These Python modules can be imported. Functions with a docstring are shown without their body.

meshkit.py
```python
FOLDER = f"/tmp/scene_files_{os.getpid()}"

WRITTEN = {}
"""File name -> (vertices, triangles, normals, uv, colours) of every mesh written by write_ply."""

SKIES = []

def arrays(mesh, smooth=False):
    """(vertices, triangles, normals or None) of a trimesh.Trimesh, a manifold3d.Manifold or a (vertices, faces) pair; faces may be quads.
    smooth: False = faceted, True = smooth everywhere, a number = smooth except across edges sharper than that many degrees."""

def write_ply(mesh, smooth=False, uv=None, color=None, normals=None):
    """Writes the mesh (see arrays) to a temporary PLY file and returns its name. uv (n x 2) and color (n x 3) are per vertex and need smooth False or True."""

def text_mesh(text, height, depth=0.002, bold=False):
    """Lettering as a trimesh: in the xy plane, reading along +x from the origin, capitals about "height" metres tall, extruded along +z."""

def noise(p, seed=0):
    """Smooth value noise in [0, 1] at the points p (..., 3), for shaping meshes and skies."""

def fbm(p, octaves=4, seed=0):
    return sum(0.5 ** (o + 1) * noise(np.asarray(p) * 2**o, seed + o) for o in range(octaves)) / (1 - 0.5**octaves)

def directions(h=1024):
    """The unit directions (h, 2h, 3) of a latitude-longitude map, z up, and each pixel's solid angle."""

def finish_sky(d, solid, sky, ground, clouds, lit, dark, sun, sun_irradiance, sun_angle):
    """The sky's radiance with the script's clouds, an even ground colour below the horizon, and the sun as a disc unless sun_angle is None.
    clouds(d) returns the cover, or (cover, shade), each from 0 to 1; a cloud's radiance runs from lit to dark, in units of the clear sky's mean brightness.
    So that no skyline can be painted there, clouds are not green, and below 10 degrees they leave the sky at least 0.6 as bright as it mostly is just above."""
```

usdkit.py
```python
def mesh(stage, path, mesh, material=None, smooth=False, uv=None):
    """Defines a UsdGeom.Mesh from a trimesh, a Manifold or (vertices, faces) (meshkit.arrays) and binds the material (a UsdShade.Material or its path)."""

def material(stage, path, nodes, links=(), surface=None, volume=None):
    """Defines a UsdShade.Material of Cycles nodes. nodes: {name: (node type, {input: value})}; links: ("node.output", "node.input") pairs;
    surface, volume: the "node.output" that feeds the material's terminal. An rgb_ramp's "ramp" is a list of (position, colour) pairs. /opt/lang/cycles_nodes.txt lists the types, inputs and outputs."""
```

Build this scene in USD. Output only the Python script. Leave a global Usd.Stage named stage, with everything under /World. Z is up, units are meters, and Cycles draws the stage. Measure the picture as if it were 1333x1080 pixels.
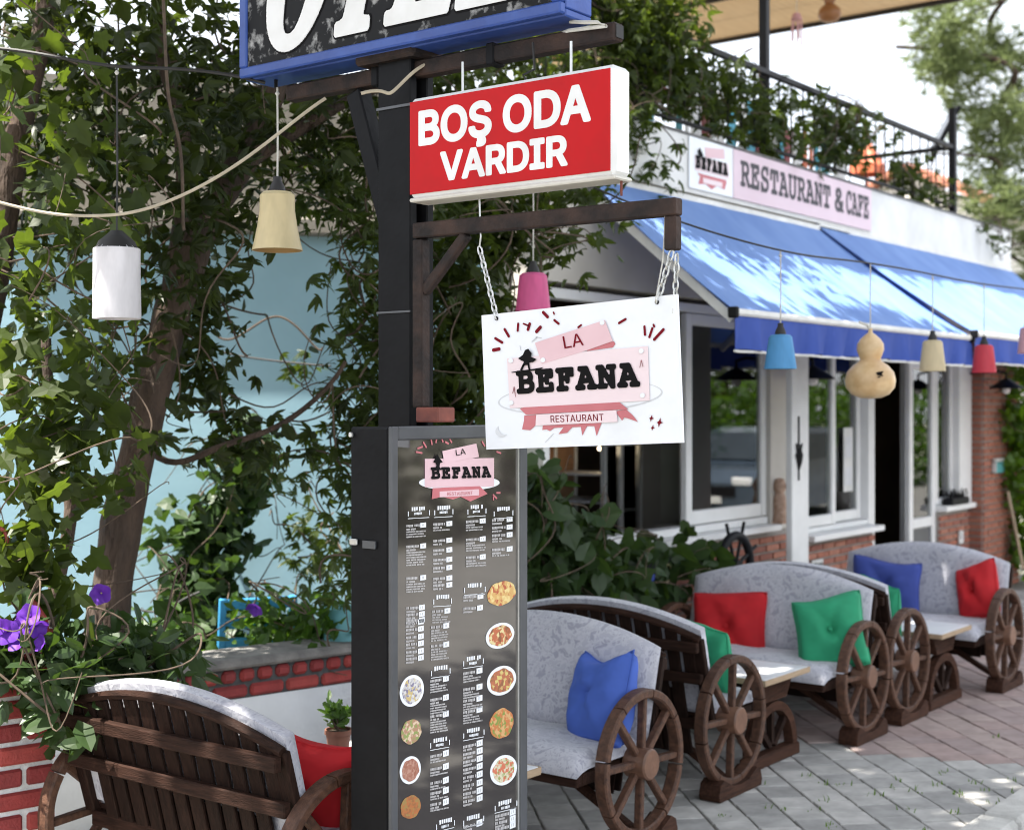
import math, glob
import numpy as np, trimesh
import shapely
from shapely import affinity
from shapely.geometry import Polygon, box as sbox, LineString, Point
from shapely.ops import unary_union
from pxr import Usd, UsdGeom, UsdLux, UsdShade, Gf, Sdf, Vt
import usdkit

stage = Usd.Stage.CreateInMemory()
UsdGeom.SetStageUpAxis(stage, "Z"); UsdGeom.SetStageMetersPerUnit(stage, 1.0)
UsdGeom.Xform.Define(stage, "/World"); UsdGeom.Scope.Define(stage, "/World/Looks")

# ---------------------------------------------------------------- camera, sky, sun, exposure
EXPOSURE = 2.03
SKY = 0.128
SUN = 1.1
SUN_DIR = np.array([-0.44, 0.21, 1.0]); SUN_DIR /= np.linalg.norm(SUN_DIR)     # towards the sun
ZC, FPX, HORIZON, CX = 1.7, 1848.0, 530.0, 666.5                          # eye height; focal length and horizon in photo pixels
TH = math.radians(37.4); C, S = math.cos(TH), math.sin(TH)
cam = UsdGeom.Camera.Define(stage, "/World/camera")
cam.CreateHorizontalApertureAttr(36.0); cam.CreateVerticalApertureAttr(36.0 * 829 / 1024)
cam.CreateFocalLengthAttr(36.0 * FPX / 1333.0)
cam.CreateVerticalApertureOffsetAttr(-(540.0 - HORIZON) / 1333.0 * 36.0)
cam.CreateClippingRangeAttr(Gf.Vec2f(0.05, 2000.0))
cam.CreateFStopAttr(3.2); cam.CreateFocusDistanceAttr(4.15)
cam.CreateExposureAttr(EXPOSURE)
cam.AddTransformOp().Set(Gf.Matrix4d(S, -C, 0, 0, 0, 0, 1, 0, -C, -S, 0, 0, 0, 0, ZC, 1))

usdkit.material(stage, "/World/Looks/sky_look",
    {"s": ("sky_texture", {"sky_type": "single_scattering", "sun_disc": False, "sun_elevation": math.asin(SUN_DIR[2]),
                           "sun_rotation": math.atan2(SUN_DIR[0], SUN_DIR[1]), "aerosol_density": 2.2, "air_density": 1.0}),
     "g": ("geometry", {}), "n": ("noise_texture", {"scale": 1.6, "detail": 5}), "r": ("rgb_ramp", {"ramp": [(0.25, (0.72, 0.72, 0.72)), (0.6, (0.97, 0.97, 0.97))]}),
     "c": ("mix", {"mix_type": "mix", "color2": (3.35, 3.48, 3.7)}),                             # a thin veil of bright cloud
     "b": ("background_shader", {"strength": SKY})},
    [("g.position", "n.vector"), ("n.fac", "r.fac"), ("r.color", "c.fac"), ("s.color", "c.color1"), ("c.color", "b.color")], surface="b.background")
dome = UsdLux.DomeLight.Define(stage, "/World/sky")
UsdShade.MaterialBindingAPI.Apply(dome.GetPrim()).Bind(UsdShade.Material.Get(stage, "/World/Looks/sky_look"))
dome.GetPrim().SetCustomDataByKey("kind", "structure")
sun = UsdLux.DistantLight.Define(stage, "/World/sun")
sun.CreateIntensityAttr(SUN); sun.CreateNormalizeAttr(True); sun.CreateAngleAttr(0.53); sun.CreateColorAttr(Gf.Vec3f(1.0, 0.95, 0.86))
_z = SUN_DIR; _x = np.cross([0, 0, 1.0], _z); _x /= np.linalg.norm(_x); _y = np.cross(_z, _x)
sun.AddTransformOp().Set(Gf.Matrix4d(*_x, 0, *_y, 0, *_z, 0, 0, 0, 12, 1))

def W(px, py, Y=None, Z=None, D=None, X=None):
    """The world point that stands on the line of sight of a photo pixel, on the plane Y, Z, X or at the depth D."""
    a, b = (px - CX) / FPX, (HORIZON - py) / FPX
    ray = np.array([C + S * a, S - C * a, b])
    t = D if D is not None else Y / ray[1] if Y is not None else X / ray[0] if X is not None else (Z - ZC) / ray[2]
    return ray * t + [0, 0, ZC]

# ---------------------------------------------------------------- prims
_used = {}
def numbered(parent, name):
    k = (parent, name); n = _used.get(k, 0); _used[k] = n + 1
    return f"{parent}/{name}" if n == 0 else f"{parent}/{name}_{n:03d}"

def tag(p, label=None, cat=None, group=None, kind=None):
    p = p.GetPrim() if hasattr(p, "GetPrim") else p
    for k, v in (("label", label), ("category", cat), ("group", group), ("kind", kind)):
        if v: p.SetCustomDataByKey(k, v)
    return p

def thing(name, label, cat, loc=(0, 0, 0), rz=0.0, group=None):
    x = UsdGeom.Xform.Define(stage, numbered("/World", name))
    if any(loc) or rz:
        x.AddTranslateOp().Set(Gf.Vec3d(*map(float, loc)))
        if rz: x.AddRotateZOp().Set(float(rz))
    return tag(x, label, cat, group)

def path_of(parent):
    return "/World" if parent is None else str(parent.GetPath())

def obj(name, mesh, m, parent=None, smooth=False):
    p = numbered(path_of(parent), name)
    g = mesh.get() if isinstance(mesh, MB) else mesh
    return usdkit.mesh(stage, p, g, UsdShade.Material.Get(stage, "/World/Looks/" + m), smooth=smooth).GetPrim()

def struct(name, mesh, m, smooth=False):
    return tag(obj(name, mesh, m, None, smooth), kind="structure")

def dup(src, loc, rz, label, group=None):
    was = src.GetCustomData(); base = src.GetName().rstrip("0123456789").rstrip("_")
    x = UsdGeom.Xform.Define(stage, numbered("/World", base))
    p = x.GetPrim(); p.GetReferences().AddInternalReference(src.GetPath()); p.SetInstanceable(True)
    x.ClearXformOpOrder()
    x.AddTransformOp(opSuffix="place").Set(Gf.Matrix4d(*np.array([[math.cos(math.radians(rz)), math.sin(math.radians(rz)), 0, 0], [-math.sin(math.radians(rz)), math.cos(math.radians(rz)), 0, 0], [0, 0, 1, 0], [*map(float, loc), 1]]).ravel().tolist()))
    return tag(p, label, was["category"], group or was.get("group"))

# ---------------------------------------------------------------- mesh building
_b = 0.1
_cv = np.array([[sx * (1 - (k != 0) * _b), sy * (1 - (k != 1) * _b), sz * (1 - (k != 2) * _b)] for sx in (-1, 1) for sy in (-1, 1) for sz in (-1, 1) for k in range(3)])
_h = trimesh.convex.convex_hull(_cv)
from scipy.spatial import cKDTree
_idx = cKDTree(_cv).query(_h.vertices)[1]
CH_F = _idx[_h.faces]
CH_S = np.sign(_cv); CH_K = np.tile(np.arange(3), 8)
BX_V = np.array([[sx, sy, sz] for sx in (-1, 1) for sy in (-1, 1) for sz in (-1, 1)], float)
BX_F = np.array([[0, 1, 3], [0, 3, 2], [4, 6, 7], [4, 7, 5], [0, 4, 5], [0, 5, 1], [2, 3, 7], [2, 7, 6], [0, 2, 6], [0, 6, 4], [1, 5, 7], [1, 7, 3]])

def rotz(a):
    c, s = math.cos(a), math.sin(a); return np.array([[c, -s, 0], [s, c, 0], [0, 0, 1.0]])
def roty(a):
    c, s = math.cos(a), math.sin(a); return np.array([[c, 0, s], [0, 1.0, 0], [-s, 0, c]])
def rotx(a):
    c, s = math.cos(a), math.sin(a); return np.array([[1.0, 0, 0], [0, c, -s], [0, s, c]])

class MB:
    def __init__(self): self.v, self.f, self.n = [], [], 0
    def add(self, v, f):
        v = np.asarray(v, float); f = np.asarray(f, int)
        if f.shape[1] == 4: f = np.vstack([f[:, [0, 1, 2]], f[:, [0, 2, 3]]])
        self.v.append(v); self.f.append(f + self.n); self.n += len(v); return self
    def get(self): return np.vstack(self.v), np.vstack(self.f)
    def box(self, c, size, R=None, bevel=None):
        h = np.asarray(size, float) / 2
        if bevel is None:
            v, f = BX_V * h, BX_F
        else:
            b = min(bevel, h.min() * 0.8); v = np.empty((24, 3))
            for k in range(3): v[:, k] = CH_S[:, k] * np.where(CH_K == k, h[k], h[k] - b)
            f = CH_F
        if R is not None: v = v @ np.asarray(R).T
        return self.add(v + np.asarray(c, float), f)
    def span(self, lo, hi, bevel=None):
        lo, hi = np.minimum(lo, hi), np.maximum(lo, hi)
        return self.box((lo + hi) / 2, hi - lo, None, bevel)
    def bar(self, a, b, w, h, up=(0, 0, 1), bevel=None):
        a, b = np.asarray(a, float), np.asarray(b, float); x = b - a; L = np.linalg.norm(x); x = x / L
        y = np.cross(up, x)
        if np.linalg.norm(y) < 1e-4: y = np.cross((1, 0, 0), x)
        y /= np.linalg.norm(y); z = np.cross(x, y)
        return self.box((a + b) / 2, (L, w, h), np.column_stack([x, y, z]), bevel)
    def tube(self, pts, r, n=8, cap=True):
        P = np.asarray(pts, float); m = len(P); r = np.broadcast_to(np.asarray(r, float), (m,))
        T = np.gradient(P, axis=0); T /= np.maximum(np.linalg.norm(T, axis=1, keepdims=True), 1e-9)
        u = np.cross(T[0], (0, 0, 1.0))
        if np.linalg.norm(u) < 0.1: u = np.cross(T[0], (1.0, 0, 0))
        V = []; ang = np.arange(n) * 2 * math.pi / n
        for k in range(m):
            u = u - T[k] * (u @ T[k]); u /= np.linalg.norm(u); w = np.cross(T[k], u)
            V.append(P[k] + r[k] * (np.cos(ang)[:, None] * u + np.sin(ang)[:, None] * w))
        V = np.vstack(V); F = []
        for k in range(m - 1):
            for j in range(n):
                a, b = k * n + j, k * n + (j + 1) % n; F += [[a, b, b + n], [a, b + n, a + n]]
        if cap:
            V = np.vstack([V, P[0], P[-1]]); i0, i1 = m * n, m * n + 1
            for j in range(n): F += [[i0, (j + 1) % n, j], [i1, (m - 1) * n + j, (m - 1) * n + (j + 1) % n]]
        return self.add(V, F)
    def lathe(self, prof, n=32, c=(0, 0, 0), R=None):
        prof = np.asarray(prof, float); m = len(prof); a = np.arange(n) * 2 * math.pi / n
        V = np.stack([prof[:, None, 0] * np.cos(a), prof[:, None, 0] * np.sin(a), np.broadcast_to(prof[:, None, 1], (m, n))], -1).reshape(-1, 3)
        F = [[k * n + j, k * n + (j + 1) % n, (k + 1) * n + (j + 1) % n, (k + 1) * n + j] for k in range(m - 1) for j in range(n)]
        if R is not None: V = V @ np.asarray(R).T
        return self.add(V + np.asarray(c, float), F)
    def poly(self, g, depth, O, U, V):
        """A shapely shape extruded; drawn in the plane O + u U + v V, thickness towards U x V."""
        O, U, V = (np.asarray(x, float) for x in (O, U, V)); N = np.cross(U, V); N /= np.linalg.norm(N)
        for q in getattr(g, "geoms", [g]):
            if q.geom_type != "Polygon" or q.area < 1e-9: continue
            t = trimesh.creation.extrude_polygon(q, 1.0, engine="earcut"); p = t.vertices
            self.add(O + p[:, :1] * U + p[:, 1:2] * V + p[:, 2:] * depth * N, t.faces)
        return self

def slab(poly_xy, z0, z1):
    t = trimesh.creation.extrude_polygon(Polygon(poly_xy), z1 - z0, engine="earcut"); return t.vertices + [0, 0, z0], t.faces

# ---------------------------------------------------------------- lettering
from PIL import Image, ImageDraw, ImageFont
def _font(name, px=96):
    g = glob.glob(f"/opt/blender-*/*/datafiles/fonts/{name}.woff2") or glob.glob("/opt/blender-*/*/datafiles/fonts/Inter.woff2")
    return ImageFont.truetype(g[0], px), name in g[0]
FONTS = {"sans": (_font("Inter"), None), "serif": (_font("NotoSansMath-Regular"), 0x1D400), "italic": (_font("NotoSansMath-Regular", 288), 0x1D468), "big": (_font("Inter", 288), None), "slab": (_font("NotoSansMath-Regular"), 0x1D670)}
def letters(text, kind="sans", stroke=0, gap=0.0):
    """Lettering as a shapely shape, capitals 1 high, from the origin along +x; gap = extra spacing."""
    (font, ok), base = FONTS[kind]; x = 0.0; out = []
    cap = None
    for ch in text:
        c = chr(base + ord(ch) - 65) if (base and ok and "A" <= ch <= "Z") else ch
        x0, y0, x1, y1 = font.getbbox(c, anchor="ls", stroke_width=stroke)
        if ch != " ":
            im = Image.new("L", (x1 - x0 + 8, y1 - y0 + 8)); ImageDraw.Draw(im).text((4 - x0, 4 - y0), c, 255, font, anchor="ls", stroke_width=stroke)
            on = np.pad(np.asarray(im) > 127, ((0, 0), (1, 1))).astype(np.int8)
            rows, st = np.nonzero(np.diff(on, axis=1) == 1); en = np.nonzero(np.diff(on, axis=1) == -1)[1]
            sh = unary_union(shapely.box(st, -rows - 1, en, -rows)).buffer(0.7).buffer(-0.7).simplify(0.6)
            out.append(affinity.translate(sh, x - 4 + x0, 4 - y0))
        x += font.getlength(c) + gap * font.size * .73
    g = unary_union(out); minx, miny, maxx, maxy = g.bounds
    h = {"sans": 70.0, "slab": 58.0, "serif": 63.0, "italic": 189.0, "big": 210.0}[kind]
    return affinity.scale(affinity.translate(g, -minx, 0), 1 / h, 1 / h, origin=(0, 0))

def fit(g, w, h=None):
    a, b, c, d = g.bounds
    g = affinity.translate(g, -a, -b); return affinity.scale(g, w / (c - a), (h / (d - b)) if h else w / (c - a), origin=(0, 0))

# ---------------------------------------------------------------- materials
def mat(name, col, col2=None, rough=0.6, scale=6.0, bump=0.0, bscale=60.0, stretch=(1, 1, 1), lo=0.35, hi=0.65, metal=0.0, spec=0.5, island=0.0, coat=0.0, detail=5, trans=0.0, rand=0.0):
    nodes = {"t": ("texture_coordinate", {}), "m": ("mapping", {"scale": stretch}), "p": ("principled_bsdf", {"roughness": rough, "metallic": metal, "specular_ior_level": spec, "coat_weight": coat, "coat_roughness": 0.12})}
    links = [("t.object", "m.vector")]
    if col2 is None: col2 = tuple(c * 0.8 for c in col)
    nodes["n"] = ("noise_texture", {"scale": scale, "detail": detail, "roughness": 0.6}); links.append(("m.vector", "n.vector"))
    nodes["r"] = ("rgb_ramp", {"ramp": [(0, col2), (lo, col2), (hi, col), (1, col)]}); links.append(("n.fac", "r.fac"))
    out = "r.color"
    if island or rand:
        nodes["g"] = ("geometry", {}) if island else ("object_info", {})
        nodes["k"] = ("map_range", {"from_min": 0.0, "from_max": 1.0, "to_min": 1 - (island or rand), "to_max": 1 + (island or rand)})
        nodes["h"] = ("hsv", {"saturation": 1.0, "hue": 0.5})
        links += [("g.random_per_island" if island else "g.random", "k.value"), ("k.result", "h.value"), (out, "h.color")]; out = "h.color"
    links.append((out, "p.base_color"))
    if bump:
        nodes["bn"] = ("noise_texture", {"scale": bscale, "detail": 4}); nodes["bp"] = ("bump", {"strength": min(bump, 1.0), "distance": 0.01 if bump <= 1 else 0.035})
        links += [("m.vector", "bn.vector"), ("bn.fac", "bp.height"), ("bp.normal", "p.normal")]
    surf = "p.BSDF"
    if trans:
        nodes["tl"] = ("translucent_bsdf", {}); nodes["mx"] = ("mix_closure", {"fac": trans})
        links += [(out, "tl.color"), ("p.BSDF", "mx.closure1"), ("tl.BSDF", "mx.closure2")]; surf = "mx.closure"
    usdkit.material(stage, "/World/Looks/" + name, nodes, links, surface=surf); return name

def leaf_mat(name, ramp, trans=0.52, rough=0.42, tint=(1.9, 1.9, 0.6)):
    nodes = {"g": ("geometry", {}), "r": ("rgb_ramp", {"ramp": ramp}), "p": ("principled_bsdf", {"roughness": rough, "specular_ior_level": 0.4}),
             "tl": ("translucent_bsdf", {}), "tm": ("mix", {"mix_type": "multiply", "fac": 1.0, "color2": tint}), "mx": ("mix_closure", {"fac": trans}),
             "t": ("texture_coordinate", {}), "n": ("noise_texture", {"scale": 30.0, "detail": 2}), "h": ("hsv", {}), "k": ("map_range", {"to_min": 0.75, "to_max": 1.25})}
    links = [("g.random_per_island", "r.fac"), ("t.object", "n.vector"), ("n.fac", "k.value"), ("k.result", "h.value"), ("r.color", "h.color"), ("h.color", "p.base_color"), ("h.color", "tm.color1"), ("tm.color", "tl.color"), ("p.BSDF", "mx.closure1"), ("tl.BSDF", "mx.closure2")]
    usdkit.material(stage, "/World/Looks/" + name, nodes, links, surface="mx.closure"); return name

def glass_mat(name, tint=(0.92, 0.95, 0.94), ior=1.5, rough=0.0, boost=0.0):
    nodes = {"tr": ("transparent_bsdf", {"color": tint}), "gl": ("glossy_bsdf", {"roughness": rough, "color": (1, 1, 1)}), "fr": ("fresnel", {"IOR": ior}), "mx": ("mix_closure", {})}
    usdkit.material(stage, "/World/Looks/" + name, nodes, [("fr.fac", "mx.fac"), ("tr.BSDF", "mx.closure1"), ("gl.BSDF", "mx.closure2")], surface="mx.closure"); return name

mat("asphalt", (0.17, 0.165, 0.155), (0.12, 0.118, 0.112), 0.9, 3, 0.5, 250)
mat("soil", (0.12, 0.09, 0.06), (0.06, 0.045, 0.03), 0.95, 4, 0.6, 60)
mat("earth", (0.16, 0.15, 0.12), (0.10, 0.10, 0.07), 0.95, 0.3)
mat("joint_sand", (0.25, 0.235, 0.21), (0.11, 0.105, 0.08), 0.95, 12, 0.4, 150)
PAVERS = [mat(f"paver_grey_{k}", c, tuple(x * 0.72 for x in c), 0.85, 9, 0.35, 220) for k, c in zip("abcd", [(0.45, 0.438, 0.42), (0.395, 0.387, 0.374), (0.49, 0.475, 0.455), (0.34, 0.333, 0.323)])]
PINKS = [mat(f"paver_pink_{k}", c, tuple(x * 0.75 for x in c), 0.85, 9, 0.35, 220) for k, c in zip("abc", [(0.38, 0.285, 0.265), (0.345, 0.268, 0.255), (0.40, 0.315, 0.29)])]
mat("kerb_stone", (0.55, 0.54, 0.51), (0.36, 0.35, 0.33), 0.85, 7, 0.3, 120)
mat("white_plaster", (0.74, 0.735, 0.72), (0.62, 0.615, 0.60), 0.85, 2.5, 0.15, 90)
mat("white_wall", (0.70, 0.72, 0.74), (0.56, 0.58, 0.60), 0.8, 2.0, 0.2, 60)
mat("cream_plaster", (0.56, 0.53, 0.48), (0.47, 0.44, 0.39), 0.85, 1.6, 0.15, 70)
mat("beige_wall", (0.24, 0.22, 0.19), (0.18, 0.165, 0.14), 0.85, 1.5, 0.1, 70)
mat("blue_plaster", (0.38, 0.59, 0.69), (0.28, 0.47, 0.57), 0.85, 1.3, 0.07, 40, lo=0.25, hi=0.7)
mat("mortar_white", (0.70, 0.70, 0.70), (0.55, 0.55, 0.55), 0.9, 30, 0.5, 150)
mat("mortar_dark", (0.085, 0.085, 0.085), (0.05, 0.05, 0.05), 0.9, 30, 0.5, 150)
mat("mortar_grey", (0.36, 0.33, 0.30), (0.27, 0.25, 0.23), 0.9, 30, 0.5, 150)
REDS = [mat(f"brick_red_{k}", c, tuple(x * 0.7 for x in c), 0.65, 14, 0.4, 120) for k, c in zip("abc", [(0.30, 0.035, 0.032), (0.25, 0.03, 0.03), (0.35, 0.05, 0.042)])]
CLAYS = [mat(f"brick_clay_{k}", c, tuple(x * 0.7 for x in c), 0.8, 14, 0.4, 120) for k, c in zip("abc", [(0.36, 0.13, 0.08), (0.30, 0.11, 0.075), (0.41, 0.17, 0.11)])]
mat("cap_cement", (0.23, 0.22, 0.205), (0.12, 0.115, 0.11), 0.9, 8, 0.5, 90)
mat("white_frame", (0.78, 0.78, 0.77), (0.72, 0.72, 0.71), 0.35, 5)
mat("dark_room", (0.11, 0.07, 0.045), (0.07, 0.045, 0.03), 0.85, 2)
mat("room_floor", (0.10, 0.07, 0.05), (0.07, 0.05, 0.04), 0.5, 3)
mat("counter_wood", (0.36, 0.19, 0.09), (0.25, 0.13, 0.06), 0.5, 8, stretch=(1, 1, 8))
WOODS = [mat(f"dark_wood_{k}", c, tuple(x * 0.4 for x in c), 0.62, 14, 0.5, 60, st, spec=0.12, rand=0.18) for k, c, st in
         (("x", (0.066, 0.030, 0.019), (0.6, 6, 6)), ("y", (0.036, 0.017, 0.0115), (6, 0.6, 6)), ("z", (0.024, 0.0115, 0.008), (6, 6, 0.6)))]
mat("wheel_wood", (0.115, 0.056, 0.034), (0.038, 0.019, 0.013), 0.55, 16, 0.35, 70, (3, 3, 3), lo=0.3, hi=0.7, rand=0.12, spec=0.3)
mat("hub_wood", (0.17, 0.085, 0.052), (0.11, 0.055, 0.034), 0.5, 20, 0.2, 80, rand=0.15)
mat("raw_wood_edge", (0.40, 0.29, 0.19), (0.30, 0.21, 0.13), 0.6, 12, stretch=(1, 6, 6))
mat("table_white", (0.72, 0.73, 0.75), (0.64, 0.65, 0.68), 0.4, 4)
mat("black_steel", (0.007, 0.007, 0.0085), (0.004, 0.004, 0.005), 0.5, 8, 0.15, 40, spec=0.14)
mat("grey_alu", (0.11, 0.113, 0.122), (0.08, 0.083, 0.09), 0.4, 5, metal=0.5)
mat("rust_steel", (0.06, 0.034, 0.026), (0.016, 0.012, 0.0115), 0.65, 9, 0.4, 60, lo=0.4, hi=0.75, spec=0.25)
mat("rust_red", (0.22, 0.06, 0.04), (0.14, 0.04, 0.03), 0.7, 20)
mat("rail_black", (0.010, 0.010, 0.012), None, 0.5, 6, spec=0.2)
mat("sign_red", (0.51, 0.004, 0.007), (0.41, 0.006, 0.008), 0.42, 5, spec=0.18, lo=0.25, hi=0.55, detail=9)
mat("sign_white", (0.80, 0.80, 0.80), (0.68, 0.675, 0.66), 0.4, 5, lo=0.25, hi=0.55, detail=9)
mat("sign_cream", (0.66, 0.64, 0.58), (0.58, 0.55, 0.50), 0.5, 12)
mat("board_white", (0.80, 0.82, 0.86), (0.72, 0.735, 0.76), 0.42, 5, lo=0.25, hi=0.5, detail=9)
mat("print_pink", (0.74, 0.51, 0.55), (0.70, 0.47, 0.51), 0.5, 5)
mat("print_pale_pink", (0.80, 0.66, 0.69), (0.78, 0.64, 0.67), 0.5, 5)
mat("print_rose", (0.56, 0.17, 0.19), (0.50, 0.14, 0.16), 0.5, 5)
mat("print_crimson", (0.20, 0.006, 0.016), None, 0.6, 5, spec=0.1)
mat("print_black", (0.006, 0.0055, 0.006), None, 0.6, 5, spec=0.1)
mat("print_ring", (0.66, 0.67, 0.70), None, 0.5, 5)
mat("print_grey", (0.55, 0.53, 0.53), None, 0.5, 5)
mat("banner_pink", (0.70, 0.55, 0.61), (0.66, 0.51, 0.57), 0.6, 3)
mat("banner_ink", (0.05, 0.045, 0.055), None, 0.6, 3)
mat("otel_frame_blue", (0.035, 0.085, 0.33), (0.022, 0.055, 0.24), 0.45, 6, 0.15, 40)
mat("otel_black", (0.36, 0.36, 0.36), (0.008, 0.008, 0.009), 0.6, 16, 0.0, lo=0.53, hi=0.64, detail=14, spec=0.2)
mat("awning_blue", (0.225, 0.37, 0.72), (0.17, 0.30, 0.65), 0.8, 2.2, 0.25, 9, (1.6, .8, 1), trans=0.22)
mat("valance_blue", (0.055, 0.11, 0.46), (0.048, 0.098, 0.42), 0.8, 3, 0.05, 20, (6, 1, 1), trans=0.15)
mat("awning_trim", (0.74, 0.73, 0.70), None, 0.5, 5)
mat("terrace_floor", (0.35, 0.33, 0.30), None, 0.8, 3)
mat("reed_roof", (0.66, 0.55, 0.40), (0.52, 0.41, 0.28), 0.7, 5, 0.2, 40, (0.5, 12, 6), trans=0.30)
mat("roof_joist", (0.02, 0.016, 0.014), None, 0.7, 6)
mat("gourd_skin", (0.72, 0.53, 0.31), (0.50, 0.30, 0.13), 0.4, 7, lo=0.3, hi=0.62)
mat("gourd_dark", (0.30, 0.13, 0.045), (0.22, 0.09, 0.03), 0.4, 7)
mat("cord_white", (0.60, 0.58, 0.53), None, 0.7, 20)
mat("cord_dark", (0.018, 0.017, 0.017), None, 0.6, 20)
mat("cord_beige", (0.46, 0.40, 0.30), None, 0.7, 20)
mat("chain_steel", (0.62, 0.62, 0.60), None, 0.3, 20, metal=0.8)
for k, c in (("white", (0.88, 0.86, 0.89)), ("cream", (0.74, 0.62, 0.36)), ("pink", (0.78, 0.13, 0.34)), ("blue", (0.10, 0.36, 0.68)), ("yellow", (0.74, 0.62, 0.40)), ("red", (0.66, 0.05, 0.08)), ("rose", (0.72, 0.42, 0.45))):
    mat("shade_" + k, c, tuple(x * 0.74 for x in c), 0.5, 9, 0.25, 30, (1, 1, 0.35), lo=0.3, hi=0.6, trans=0.25)
mat("shade_inside", (0.42, 0.26, 0.10), None, 0.6, 5)
for k, c in (("red", (0.50, 0.008, 0.014)), ("blue", (0.055, 0.12, 0.47)), ("green", (0.02, 0.30, 0.145)), ("navy", (0.045, 0.075, 0.33))):
    mat("pillow_" + k, c, tuple(x * 0.8 for x in c), 0.85, 6, 0.25, 25)
mat("pot_terracotta", (0.22, 0.09, 0.055), (0.16, 0.065, 0.04), 0.7, 14)
mat("bark", (0.085, 0.055, 0.038), (0.022, 0.015, 0.011), 0.95, 9, 1.6, 30, (1, 1, 0.35), lo=0.3, hi=0.7)
mat("twig", (0.115, 0.08, 0.055), (0.06, 0.042, 0.03), 0.9, 20)
mat("chair_blue", (0.045, 0.27, 0.50), (0.03, 0.2, 0.4), 0.5, 8)
mat("chair_teal", (0.16, 0.42, 0.46), None, 0.5, 8)
mat("black_iron", (0.008, 0.008, 0.009), None, 0.5, 8, spec=0.2)
mat("statue_tan", (0.52, 0.36, 0.27), (0.34, 0.20, 0.13), 0.7, 24, 0.5, 50)
mat("paper_white", (0.70, 0.70, 0.68), None, 0.8, 5)
mat("box_teal", (0.10, 0.36, 0.38), None, 0.6, 5)
for k, c in (("blue", (0.09, 0.45, 0.62)), ("orange", (0.66, 0.16, 0.07)), ("white", (0.78, 0.77, 0.76)), ("maroon", (0.22, 0.03, 0.04)), ("teal", (0.04, 0.22, 0.26))):
    mat("board_" + k + "_paint", c, tuple(x * 0.8 for x in c), 0.6, 5)
mat("tile_orange", (0.42, 0.17, 0.11), (0.32, 0.12, 0.07), 0.8, 6)
mat("house_white", (0.68, 0.64, 0.58), None, 0.8, 3)
mat("car_paint", (0.07, 0.10, 0.14), None, 0.25, 3, metal=0.3, coat=1.0)
mat("tyre", (0.02, 0.02, 0.02), None, 0.8, 6)
mat("car_glass", (0.03, 0.04, 0.05), None, 0.05, 3)
mat("lamp_red", (0.55, 0.02, 0.02), None, 0.2, 3)
mat("red_paint", (0.42, 0.07, 0.06), (0.3, 0.05, 0.045), 0.5, 6)
mat("flower_purple", (0.20, 0.045, 0.52), (0.13, 0.03, 0.40), 0.6, 12, trans=0.35)
mat("needle", (0.21, 0.25, 0.10), (0.13, 0.175, 0.06), 0.6, 3, trans=0.5)
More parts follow.
